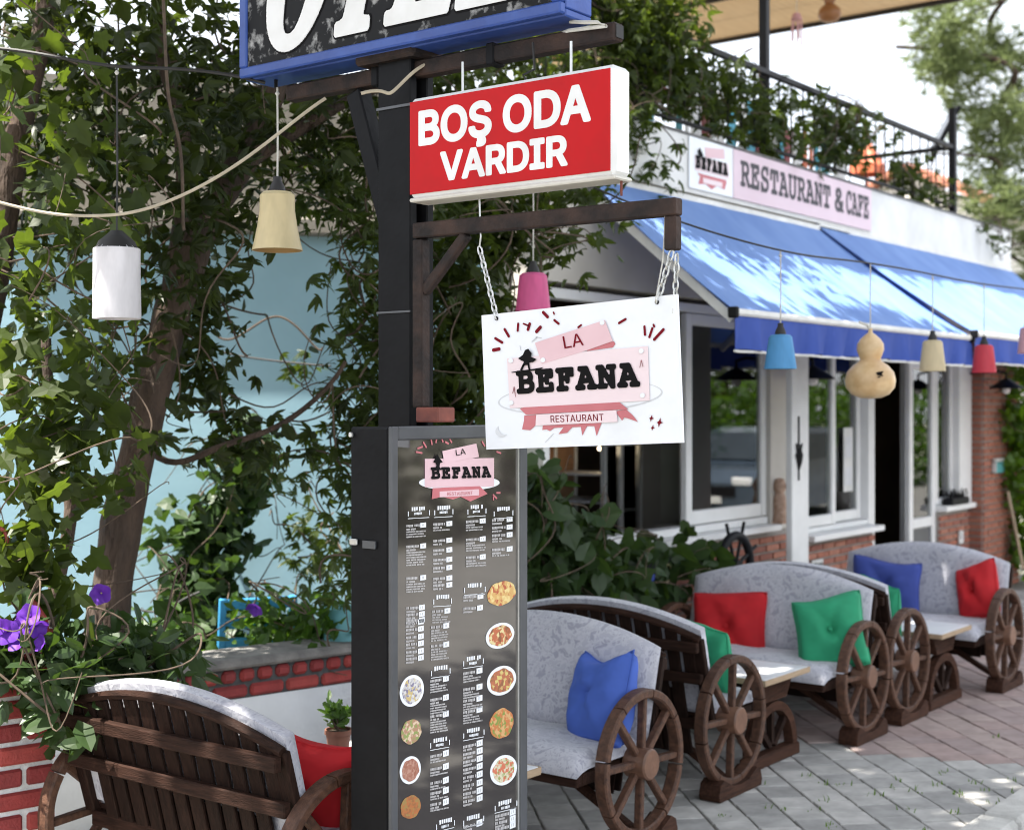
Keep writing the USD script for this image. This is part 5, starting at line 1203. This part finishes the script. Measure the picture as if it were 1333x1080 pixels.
def depth(P): return P @ np.array([C, S, 0])

# ---- the leaning tree
r = np.random.default_rng(21)
tree = thing("courtyard_tree", "tree with a dark leaning trunk growing before the blue wall", "tree")
def trunk_path(pix, D): return np.array([W(x, y, D=d) for (x, y), d in zip(pix, np.broadcast_to(D, len(pix)) if np.ndim(D) == 0 else D)])
def bark_tube(P, rad, seed, n=16, per=6):
    from scipy.interpolate import CubicSpline
    k = np.arange(len(P)); s = np.linspace(0, len(P) - 1, per * (len(P) - 1) + 1); Q = CubicSpline(k, P)(s); R = np.interp(s, k, rad)
    g = MB().tube(Q, R, n); v = g.v[0]; import meshkit
    c = np.repeat(Q, n, 0); o = v[:len(c)] - c
    f = 1 + .22 * (meshkit.fbm(v[:len(c)] * [9, 9, 4] + seed, 3) - .5) * 2
    v[:len(c)] = c + o * f[:, None]
    return g
base = W(128, 880, D=5.85); P = trunk_path([(138, 830), (152, 720), (176, 600), (205, 480), (232, 380), (268, 290), (318, 205), (352, 130), (372, 60), (380, -40)], [5.85] * 5 + [5.9, 5.9, 5.9, 5.95, 6.0])
P = np.vstack([[base[0] - .02, base[1], -.02], P]); rad = [.12, .086, .082, .078, .074, .074, .068, .060, .052, .045, .038]
obj("trunk", bark_tube(P, rad, 3), "bark", tree, True)
for pix, Dp, ra in (([(222, 400), (232, 330), (240, 250), (236, 170), (215, 90), (205, -20)], 5.85, .045), ([(195, 585), (240, 600), (290, 580), (350, 560), (410, 520), (450, 470)], 6.0, .017), ([(268, 290), (290, 240), (340, 200), (420, 150), (500, 110)], 6.0, .04), ([(-20, 430), (10, 250), (28, 160), (52, 60), (60, -30)], 5.6, .062), ([(60, 900), (66, 820), (78, 740), (92, 660), (75, 560), (60, 440)], 5.4, .035)):
    obj("limb", bark_tube(trunk_path(pix, Dp), np.linspace(ra, ra * .55, len(pix)), 5, 10, 4), "bark", tree, True)
pts = []
for (px, py, D, rx, ry, rd, n) in [(60, 40, 5.9, 120, 90, .7, 640), (200, 40, 6.0, 120, 70, .7, 520), (330, 110, 6.2, 110, 100, .5, 620), (430, 150, 6.2, 85, 60, .45, 420), (250, 170, 6.2, 85, 70, .4, 300), (110, 170, 6.0, 110, 80, .5, 620), (40, 300, 5.8, 80, 130, .5, 260),
                                    (50, 470, 5.6, 75, 120, .4, 200), (262, 400, 6.1, 40, 85, .3, 400), (262, 490, 6.1, 34, 40, .3, 200), (340, 580, 6.2, 80, 14, .3, 160), (290, 585, 6.2, 50, 24, .3, 110), (460, 520, 6.3, 32, 45, .3, 130), (150, 330, 6.0, 60, 70, .3, 120), (245, 210, 5.5, 50, 60, .15, 190), (285, 285, 5.5, 38, 40, .12, 130), (225, 330, 5.5, 22, 60, .1, 110), (195, 430, 5.5, 16, 60, .1, 80), (330, 160, 5.6, 45, 45, .15, 150), (165, 560, 5.5, 22, 30, .1, 50)]:
    pts.append(blob(px, py, D, rx, ry, rd, n, r, .085))
P5 = np.vstack(pts); V, F = five(P5[r.random(len(P5)) < .24], .088, r); V2, F2 = join(*leaf_set(P5[r.random(len(P5)) < .42], .085, "oval", r, .5))
cr = obj("crown", MB().add(V, F).add(V2, F2), "leaf_dark", tree); tag(cr, kind="stuff")
twigs(P5, r, 50, "twig", tree, "twigs", .005)

# ---- broad leaved vine in front of it, at the left edge
vine = thing("broad_leaved_vine", "broad leaved vine hanging dense at the left edge, around the white lamp", "vine")
pts = [blob(*b, r, .075, 5) for b in [(30, 130, 5.1, 90, 110, .35, 180), (55, 370, 5.0, 70, 110, .3, 150), (35, 560, 4.95, 60, 120, .25, 150), (95, 615, 4.9, 45, 70, .2, 120), (130, 450, 5.3, 55, 45, .2, 80), (40, 740, 4.9, 55, 70, .2, 150), (150, 210, 5.3, 90, 70, .3, 140), (105, 560, 5.0, 45, 50, .2, 60), (130, 300, 5.35, 40, 50, .2, 60)]]
PL = np.vstack(pts); PL = PL[np.argsort(depth(PL))]
single_leaves(vine, PL[:150], .092, "lobed", r, "leaf_vine", 150); single_leaves(vine, PL[150:290], .105, "heart", r, "leaf_vine", 140)
PL = np.vstack([PL[:290], PL[290::2]]); V, F = leaf_set(PL[290:], .095, "lobed", r, .7, .5); tag(obj("rear_leaves", join(V, F), "leaf_vine", vine), kind="stuff")
twigs(PL, r, 24, "twig", vine, "stem", .0035)

# ---- trumpet vine around the post: left of it, over the top and down on the right
def creeper(name, label, blobs, size, m, kind, seed, clump=.085, tw=40, per=9, singles=0, frac=1.0):
    r = np.random.default_rng(seed); t = thing(name, label, "vine" if "hedge" not in name else "hedge")
    P = np.vstack([blob(*b, r, clump, per) for b in blobs])
    if kind == "five": P = P[r.random(len(P)) < .52]; V, F = five(P, size, r)
    elif kind == "mix":
        k = r.random(len(P)) < .5; V, F = five(P[k], size, r); v2, f2 = join(*leaf_set(P[~k], size, "oval", r, .5)); F = np.vstack([F, f2 + len(V)]); V = np.vstack([V, v2])
    else:
        P = P[np.argsort(depth(P))]
        if singles: single_leaves(t, P, size, kind, r, m, singles)
        V, F = join(*leaf_set(P[singles:], size, kind, r, .6, .5))
    f = obj("foliage", (V, F), m, t); tag(f, kind="stuff")
    if tw:
        twigs(P, r, tw, "twig", t, "stems", .005); s_ = stage.GetPrimAtPath(path_of(t) + "/stems")
        if s_: tag(s_, kind="stuff")
    return t, P
creeper("trumpet_vine", "green creeper hanging in strands between the blue wall and the black post", [(455, 240, 6.2, 48, 55, .3, 400), (490, 370, 6.25, 28, 90, .3, 360), (495, 480, 6.25, 24, 80, .25, 280), (462, 330, 6.3, 22, 60, .2, 110), (462, 560, 6.3, 18, 40, .2, 130), (456, 650, 6.3, 10, 60, .1, 130), (453, 745, 6.3, 8, 60, .08, 100), (395, 205, 6.4, 50, 30, .2, 130), (395, 605, 6.6, 26, 16, .15, 80)], .078, "leaf_vine", "five", 31)
creeper("trumpet_vine", "leafy creeper spreading above and behind the red light box", [(560, 60, 7.0, 60, 60, .4, 300), (650, 55, 7.8, 80, 50, .4, 420), (760, 50, 8.5, 90, 75, .4, 800), (840, 60, 8.85, 60, 80, .35, 680), (600, 120, 7.0, 70, 50, .4, 300), (870, 20, 8.95, 55, 50, .35, 420), (700, 90, 7.9, 70, 40, .35, 300), (815, 120, 8.75, 50, 50, .3, 480), (590, 260, 6.9, 50, 50, .3, 260)], .085, "leaf_vine", "five", 32)
creeper("trumpet_vine", "creeper trailing down between the black post and the white hanging sign", [(600, 340, 6.6, 42, 60, .25, 330), (590, 440, 6.6, 36, 80, .25, 380), (620, 510, 6.5, 42, 60, .25, 300), (570, 520, 6.5, 18, 60, .2, 130), (650, 300, 6.7, 45, 40, .25, 200), (712, 310, 6.8, 28, 40, .2, 130), (640, 420, 6.6, 25, 60, .2, 130), (640, 250, 6.8, 60, 20, .2, 150), (750, 255, 7.0, 50, 14, .2, 120), (585, 590, 6.5, 30, 40, .2, 120)], .085, "leaf_vine", "mix", 33)
t, P = creeper("broad_leaved_ivy", "broad leaved ivy heaped below the open window beside the menu board", [(700, 720, 7.3, 36, 80, .15, 420), (740, 765, 7.5, 50, 42, .12, 360), (790, 758, 7.8, 50, 36, .12, 330), (845, 745, 8.2, 46, 18, .1, 170), (694, 640, 7.3, 10, 40, .1, 60), (905, 735, 8.6, 18, 12, .08, 50), (760, 700, 7.5, 26, 14, .1, 60)], .135, "leaf_ivy", "heart", 34, .07, 30, 5, 290)
creeper("wall_creeper", "creeper climbing the blue wall, thickest near the ground right of the trunk", [(318, 625, 7.3, 32, 30, .12, 150), (285, 690, 7.3, 34, 50, .15, 230), (258, 760, 7.2, 38, 55, .2, 300), (255, 825, 7.1, 60, 40, .25, 380), (320, 590, 7.2, 20, 30, .1, 60), (230, 690, 7.2, 22, 30, .1, 50)], .085, "leaf_ivy", "heart", 35, .06, 20, 5)
creeper("wall_creeper", "thin creeper on the blue wall close to the menu board's left side", [(400, 690, 7.2, 14, 70, .08, 90), (412, 760, 7.2, 10, 40, .08, 45), (428, 700, 7.0, 22, 35, .08, 45), (385, 480, 7.3, 40, 10, .05, 20), (440, 780, 6.7, 10, 60, .1, 60)], .075, "leaf_vine", "five", 36, .05, 8, 5)
creeper("courtyard_shrub", "sunlit shrubs behind the low wall around the blue chair", [(380, 810, 6.7, 62, 26, .25, 260), (425, 815, 6.6, 25, 30, .2, 130), (215, 835, 6.6, 40, 26, .2, 160), (335, 800, 6.8, 30, 18, .15, 70), (165, 845, 6.2, 30, 25, .2, 90)], .085, "leaf_light", "oval", 37, .06, 10, 5)
tk, PC = creeper("flowering_creeper", "creeper with purple flowers tumbling over the red brick pier", [(50, 850, 4.75, 55, 36, .12, 90), (105, 880, 4.75, 50, 36, .12, 110), (180, 860, 5.0, 60, 28, .15, 150), (215, 850, 5.2, 40, 20, .15, 80), (95, 925, 4.7, 30, 22, .08, 40), (15, 890, 4.7, 20, 22, .08, 20), (130, 840, 5.0, 60, 30, .15, 110), (10, 850, 4.75, 20, 40, .1, 60)], .105, "leaf_ivy", "oval", 38, .06, 16, 5, 200)
def flower(t, px, py, D, size, r, face=None):
    c = W(px, py, D=D); size *= .8; n = -FV * .8 + r.normal(0, .35, 3) + ZV * .2; n /= np.linalg.norm(n); u = np.cross(n, ZV); u /= np.linalg.norm(u); v = np.cross(n, u); R = np.column_stack([u, v, n])
    g = MB(); k = 20; a = np.arange(k) * 2 * math.pi / k; V = []
    for rr, z in ((.08, -.75), (.2, -.35), (.55, -.08), (1.0, .06)):
        V.append(np.c_[rr * np.cos(a) * (1 + .08 * np.cos(5 * a) * rr), rr * np.sin(a) * (1 + .08 * np.cos(5 * a) * rr), z + .10 * rr * np.cos(5 * a)])
    V = np.vstack(V) * size; F = [[i * k + j, i * k + (j + 1) % k, (i + 1) * k + (j + 1) % k, (i + 1) * k + j] for i in range(3) for j in range(k)]
    obj("flower", g.add(V @ R.T + c, F), "flower_purple", t, True)
rf = np.random.default_rng(5)
for px, py, s in ((8, 822, .052), (22, 832, .05), (38, 800, .046), (50, 818, .042), (52, 836, .036), (28, 812, .036), (-8, 815, .045)): flower(tk, px, py, 4.62, s, rf)
flower(tk, 131, 773, 4.9, .045, rf); flower(tk, 331, 793, 6.55, .05, rf)

# ---- plants along the terrace railing and on the brick corner
def world_blob(c, rx, ry, rz, n, r, clump=.07, per=7):
    m = max(1, n // per); u = r.normal(0, 1, (m, 3)); u /= np.linalg.norm(u, axis=1, keepdims=True); u *= r.uniform(0, 1, (m, 1)) ** .42
    return np.repeat(np.asarray(c) + u * [rx, ry, rz], per, 0) + r.normal(0, clump, (m * per, 3))
def rail_plant(label, spots, seed, m="leaf_vine", size=.085):
    r = np.random.default_rng(seed); t = thing("railing_creeper", label, "vine"); P = np.vstack([world_blob(c, *rr, n, r) for c, rr, n in spots]); P = P[r.random(len(P)) < .66]; V, F = five(P, size, r)
    tag(obj("foliage", (V, F), m, t), kind="stuff"); twigs(P, r, 12, "twig", t, "stems", .005); s_ = stage.GetPrimAtPath(path_of(t) + "/stems")
    if s_: tag(s_, kind="stuff")
    return t
z0 = 3.45
rail_plant("thick creeper along the near half of the terrace railing", [((7.3, YR, 3.95), (.55, .18, .32), 560), ((8.0, YR, 3.80), (.5, .16, .28), 480), ((8.7, YR, 3.74), (.5, .16, .30), 360), ((9.2, YR, 3.72), (.4, .15, .26), 240), ((7.0, YR, 4.2), (.5, .25, .4), 300), ((8.35, YR - .02, 3.9), (.35, .12, .14), 60)], 41)
rail_plant("creeper hanging on the railing above the RESTAURANT & CAFE banner", [((9.75, YR, 3.98), (.22, .12, .12), 60), ((10.2, YR, 3.80), (.40, .14, .24), 480), ((10.55, YR, 3.90), (.25, .12, .14), 90), ((9.7, YR, 3.62), (.08, .08, .16), 30)], 42)
rail_plant("small creepers at the far corner of the terrace railing", [((11.35, YR, 3.72), (.10, .1, .22), 50), ((11.8, YR, 3.60), (.28, .14, .2), 200), ((12.45, YR, 3.60), (.10, .1, .18), 40), ((12.8, YR + .5, 3.55), (.2, .3, .15), 90)], 43)
rail_plant("thin creeper hanging down the white parapet left of the logo", [((7.15, YF - .1, 3.28), (.10, .05, .16), 70), ((7.3, YF - .1, 3.15), (.07, .05, .14), 45), ((6.95, YF - .1, 3.35), (.2, .05, .1), 60)], 44)
rail_plant("thin sprig hanging at the white parapet's far end", [((13.2, YF - .07, 3.35), (.12, .03, .05), 14), ((13.45, YF - .07, 3.25), (.06, .03, .12), 16)], 45)
r = np.random.default_rng(46)
hg_ = thing("ivy_hedge", "bright green ivy hedge covering the brick corner at the right edge", "hedge")
P = np.vstack([world_blob((13.75, YF - .25, 1.25), .42, .13, 1.05, 900, r, .05), world_blob((14.4, YF - .2, 1.2), .5, .3, 1.2, 1000, r, .06), world_blob((15.2, 4.2, 1.0), .6, .5, 1.0, 700, r, .06), world_blob((14.0, YF - .3, .4), .5, .2, .45, 300, r, .05)])
tag(obj("foliage", join(*leaf_set(P, .085, "heart", r, .5, .3)), "leaf_hedge", hg_), kind="stuff"); twigs(P, r, 30, "twig", hg_, "stems", .008)
obj("bare_stem", MB().tube([W(1312, 640, D=12.6), W(1322, 690, D=12.4), W(1332, 740, D=12.2)], .014), "raw_wood_edge", hg_)
# plant of the pot
r = np.random.default_rng(47); pt, pc = POT
P = np.array([0, 0, .145]) + r.normal(0, .024, (90, 3))
obj("foliage", join(*leaf_set(P, .042, "oval", r, -.9, .3)), "leaf_light", pt)
g = MB()
for k in range(7): g.tube([[0, 0, .088], [*r.normal(0, .02, 2), .14]], .003, 5)
obj("stems", g, "twig", pt)
# logo panel at the left end of the banner
lg = thing("logo_panel", "white square panel with the pink BEFANA logo left of the banner", "sign")
obj("panel", MB().span([xa, Yb - .007, 3.09], [xb - .002, Yb, 3.415]), "board_white", lg)
wl = xb - xa
def lart(name, pts, m, k): obj(name, MB().poly(Polygon([(xa + wl * u, 3.09 + .325 * v) for u, v in pts]), .001, [0, Yb - .0075 - .0012 * k, 0], [1, 0, 0], [0, 0, 1]), m, lg)
lart("card", [(.12, .36), (.90, .36), (.90, .66), (.12, .66)], "print_pale_pink", 0); lart("card", [(.36, .66), (.80, .74), (.78, .93), (.34, .86)], "print_pink", 0)
lart("tape", [(.18, .32), (.84, .32), (.84, .26), (.80, .12), (.62, .16), (.5, .06), (.36, .14), (.2, .1), (.24, .26)], "print_rose", 0); lart("paper_strip", [(.3, .25), (.74, .25), (.74, .15), (.3, .15)], "print_pale_pink", 1)
bb = fit(letters("BEFANA", "slab", 6, .2), wl * .74, .085)
obj("lettering", MB().poly(bb, .001, [xa + wl * .13, Yb - .0112, 3.09 + .325 * .40], [1, 0, 0], [0, 0, 1]), "print_black", lg)
lart("figure", [(.14, .62), (.20, .66), (.17, .74), (.22, .82), (.27, .74), (.30, .68), (.24, .64), (.22, .58)], "print_black", 3)

# ---- pine on the right
pine = thing("pine_tree", "blurred tall pine with light green needles behind the restaurant's far corner", "tree")
r = np.random.default_rng(51); Dp = 19.0
ptk = trunk_path([(1420, 640), (1410, 400), (1400, 200), (1385, 0), (1370, -200)], Dp); ptk[0, 2] = -.2
obj("trunk", bark_tube(ptk, np.linspace(.22, .12, 5), 8, 12, 4), "bark", pine, True)
tips = []
for (pix, ra) in (([(1400, 200), (1333, 130), (1290, 90), (1240, 60), (1215, 70)], .06), ([(1395, 100), (1330, 30), (1270, 10), (1225, 20)], .05), ([(1405, 320), (1350, 250), (1300, 220), (1260, 200)], .05), ([(1408, 380), (1360, 330), (1320, 320)], .04), ([(1385, 0), (1340, -40), (1290, -50)], .05)):
    Q = trunk_path(pix, Dp); Q[:, :2] += r.normal(0, .25, (len(Q), 2)); obj("limb", bark_tube(Q, np.linspace(ra, ra * .3, len(Q)), 3, 8, 4), "bark", pine, True)
P = np.vstack([blob(*b, r, .16, 6) for b in [(1228, 30, Dp - .5, 34, 40, .6, 90), (1250, 90, Dp, 45, 45, .7, 130), (1290, 55, Dp + .3, 35, 35, .7, 70), (1285, 165, Dp, 45, 42, .7, 120), (1310, 240, Dp, 40, 45, .7, 110), (1285, 285, Dp - .3, 34, 28, .6, 60), (1338, 330, Dp, 30, 40, .6, 70), (1345, 160, Dp + .4, 30, 70, .6, 90), (1216, 75, Dp - .3, 24, 28, .4, 40), (1270, -30, Dp, 60, 30, .7, 80), (1330, 400, Dp, 26, 26, .5, 24)]])
n = len(P); kk = 16; dd = r.normal(0, 1, (n, kk, 3)); dd[:, :, 2] = dd[:, :, 2] * .7 + .25; dd /= np.linalg.norm(dd, axis=2, keepdims=True); L = r.uniform(.16, .30, (n, kk, 1)); sd = np.cross(dd, r.normal(0, 1, (n, kk, 3))); sd = sd / np.linalg.norm(sd, axis=2, keepdims=True) * .012
b0 = P[:, None, :] + 0 * dd; V = np.stack([b0 - sd, b0 + sd, b0 + dd * L], 2).reshape(-1, 3); F = np.arange(len(V)).reshape(-1, 3)
tag(obj("needles", (V, F), "needle", pine), kind="stuff")

# ---- things in the courtyard
cc = W(322, 850, D=7.05); cc[2] = -.01
bc = thing("blue_chair", "bright blue wooden chair behind the low wall among the shrubs", "chair", cc, 150)
for sx in (-1, 1):
    obj("leg", MB().span([sx * .19 - .018, -.2, 0], [sx * .19 + .018, -.164, .46], .004), "chair_blue", bc)
    obj("leg", MB().bar([sx * .19, .18, 0], [sx * .17, .25, .80], .034, .034, up=(0, 1, 0), bevel=.004), "chair_blue", bc)
obj("seat", MB().span([-.21, -.21, .461], [.21, .2, .485], .006), "chair_blue", bc)
for z in (.58, .68, .77): obj("back_rail", MB().box([0, .20 + (z - .46) * .12 + .015, z], [.345, .02, .055], rotx(-.12), .006), "chair_blue", bc)
cc = W(447, 840, D=6.6); cc[2] = -.01
tb_ = thing("teal_jug", "teal conical metal jug standing behind the low wall by the menu board", "jug", cc)
obj("body", MB().lathe([[0, 0], [.16, 0], [.16, .02], [.12, .45], [.08, .72], [.09, .78], [.082, .78], [.07, .72], [0, .70]], 28), "chair_teal", tb_, 40)
obj("handle", MB().tube([[.09, 0, .74], [.18, 0, .70], [.2, 0, .55], [.13, 0, .42]], .012), "chair_teal", tb_)
rr_ = thing("red_rod_frame", "slanting red metal rod with a hooked ring at the left edge", "frame")
obj("rod", MB().tube([W(-4, 722, D=4.85), W(20, 748, D=4.85), W(58, 806, D=4.8), W(62, 880, D=4.85) * [1, 1, 0] + [0, 0, .90]], .012), "red_paint", rr_)
a0 = W(-3, 702, D=4.85); th = np.linspace(-.5, 3.6, 16); obj("ring", MB().tube([a0 + RV * .032 * math.cos(x) + ZV * .04 * math.sin(x) for x in th], .007), "red_paint", rr_)

# ================================================================ across and along the street (seen in the panes, and shading the pavement)
def broadleaf(x, y, h, crown, n, size, label, seed, m="leaf_light", thick=.16):
    r = np.random.default_rng(seed); t = thing("street_tree", label, "tree", (0, 0, 0))
    top = np.array([x, y, h]); obj("trunk", bark_tube(np.array([[x, y, -.16], [x + .08, y, h * .3], [x, y + .1, h * .6], [x, y, h]]), [thick * 1.25, thick, thick * .85, thick * .6], seed, 12, 4), "bark", t, True)
    P = []
    for (c, rr, k) in crown:
        c = np.asarray(c, float); obj("limb", bark_tube(np.array([top - [0, 0, h * .2], (top + c) / 2 + [0, 0, .2], c]), [thick * .5, thick * .35, .03], seed + 1, 8, 4), "bark", t, True)
        P.append(world_blob(c, *rr, int(n * k), r, .16, 12))
    P = np.vstack(P); tag(obj("crown", join(*leaf_set(P, size, "lobed", r, .3, .9)), m, t), kind="stuff")
    return t
broadleaf(-1.6, 2.9, 4.6, [((0.9, 3.2, 6.1), (1.5, 1.4, .8), 1.3), ((3.4, 2.9, 6.3), (1.6, 1.3, .7), .75), ((5.0, 3.85, 6.4), (1.5, .4, .4), 1.3), ((7.0, 4.0, 6.4), (1.5, .38, .35), 1.5), ((5.6, 3.0, 6.3), (1.4, .7, .5), .7), ((1.6, 3.9, 6.2), (1.0, .7, .5), 1.2), ((4.2, 4.9, 6.4), (.9, .6, .35), 1.1), ((2.6, 4.75, 6.2), (.9, .6, .4), 1.0), ((2.8, 3.9, 6.0), (1.3, .5, .5), .5), ((2.2, .9, 6.6), (1.6, 1.2, .7), .8), ((4.8, 1.4, 6.6), (1.5, 1.0, .6), .8), ((6.8, 1.8, 6.7), (1.3, .9, .5), .7)], 1500, .20, "large plane tree beside the road whose crown spreads over the pavement", 61, "leaf_vine", .2)
for k, (x, y) in enumerate([(9.5, -8.5), (15, -9.0), (21, -8.6), (27, -8.0), (33, -9), (24, -13)]):
    broadleaf(x, y, 3.2, [((x, y, 4.2), (1.9, 1.7, 1.4), 1), ((x + 1, y + .4, 3.2), (1.5, 1.3, 1.0), .6), ((x - 1, y - .3, 3.4), (1.4, 1.2, 1.1), .6)], 900, .26, f"street tree across the road, number of the row counted from the menu board's side: {['first','second','third','fourth','fifth','rear'][k]}", 70 + k)
r = np.random.default_rng(82); hd = thing("roadside_bushes", "row of light green bushes at the road's edge, mirrored in the window panes", "bush")
P = np.stack([r.uniform(17.5, 36, 7000), r.uniform(-4.2, -2.8, 7000), r.uniform(-.1, 2.2, 7000)], 1); tag(obj("foliage", join(*leaf_set(P, .22, "oval", r, .2, .5)), "leaf_light", hd), kind="stuff")
r = np.random.default_rng(81); hd = thing("roadside_hedge", "tall dark hedge along the far side of the road", "hedge")
P = np.stack([r.uniform(6, 40, 9000), r.uniform(-8.4, -6.7, 9000), r.uniform(-.1, 2.6, 9000)], 1); tag(obj("foliage", join(*leaf_set(P, .26, "oval", r, .2, .5)), "leaf_dark", hd), kind="stuff")
car = thing("parked_car", "dark car parked on the road, seen only as a reflection in the window", "car", (21.9, -1.9, -.12), 0)
prof = [(-2.1, .25), (-2.12, .62), (-1.95, .80), (-1.25, .88), (-.75, 1.36), (-.3, 1.45), (.55, 1.44), (1.15, 1.0), (1.85, .92), (2.1, .72), (2.14, .3), (1.8, .22), (-1.8, .22)]
obj("body", MB().poly(Polygon(prof).buffer(.04).simplify(.01), 1.62, [0, .81, 0], [1, 0, 0], [0, 0, 1]), "car_paint", car)
for sy in (-1, 1):
    obj("side_window", MB().poly(Polygon([(-1.1, .92), (-.68, 1.33), (-.25, 1.39), (.5, 1.38), (1.0, 1.0)]), .012, [0, .862 if sy > 0 else -.852, 0], [1, 0, 0], [0, 0, 1]), "car_glass", car)
    for x in (-1.35, 1.35):
        w_ = obj("wheel", MB().lathe([[0, -.1], [.27, -.1], [.31, -.07], [.31, .07], [.27, .1], [0, .1]], 28, (x, sy * .77, .31), rotx(math.pi / 2)), "tyre", car); obj("rim", MB().lathe([[0, -.105], [.18, -.105], [.19, .105], [0, .105]], 20, (x, sy * .775, .31), rotx(math.pi / 2)), "grey_alu", w_)
    obj("headlight", MB().box([-2.13, sy * .6, .66], [.08, .34, .13], None, .02), "sign_white", car); obj("tail_light", MB().box([2.12, sy * .62, .72], [.06, .3, .15], None, .02), "lamp_red", car)
obj("windscreen", MB().bar([-1.25, 0, .965], [-.81, 0, 1.395], 1.42, .03, up=(0, 0, 1)), "car_glass", car); obj("grille", MB().box([-2.155, 0, .5], [.03, 1.0, .16], None, .01), "black_iron", car); obj("number_plate", MB().box([-2.165, 0, .36], [.02, .5, .11], None, .005), "paper_white", car)
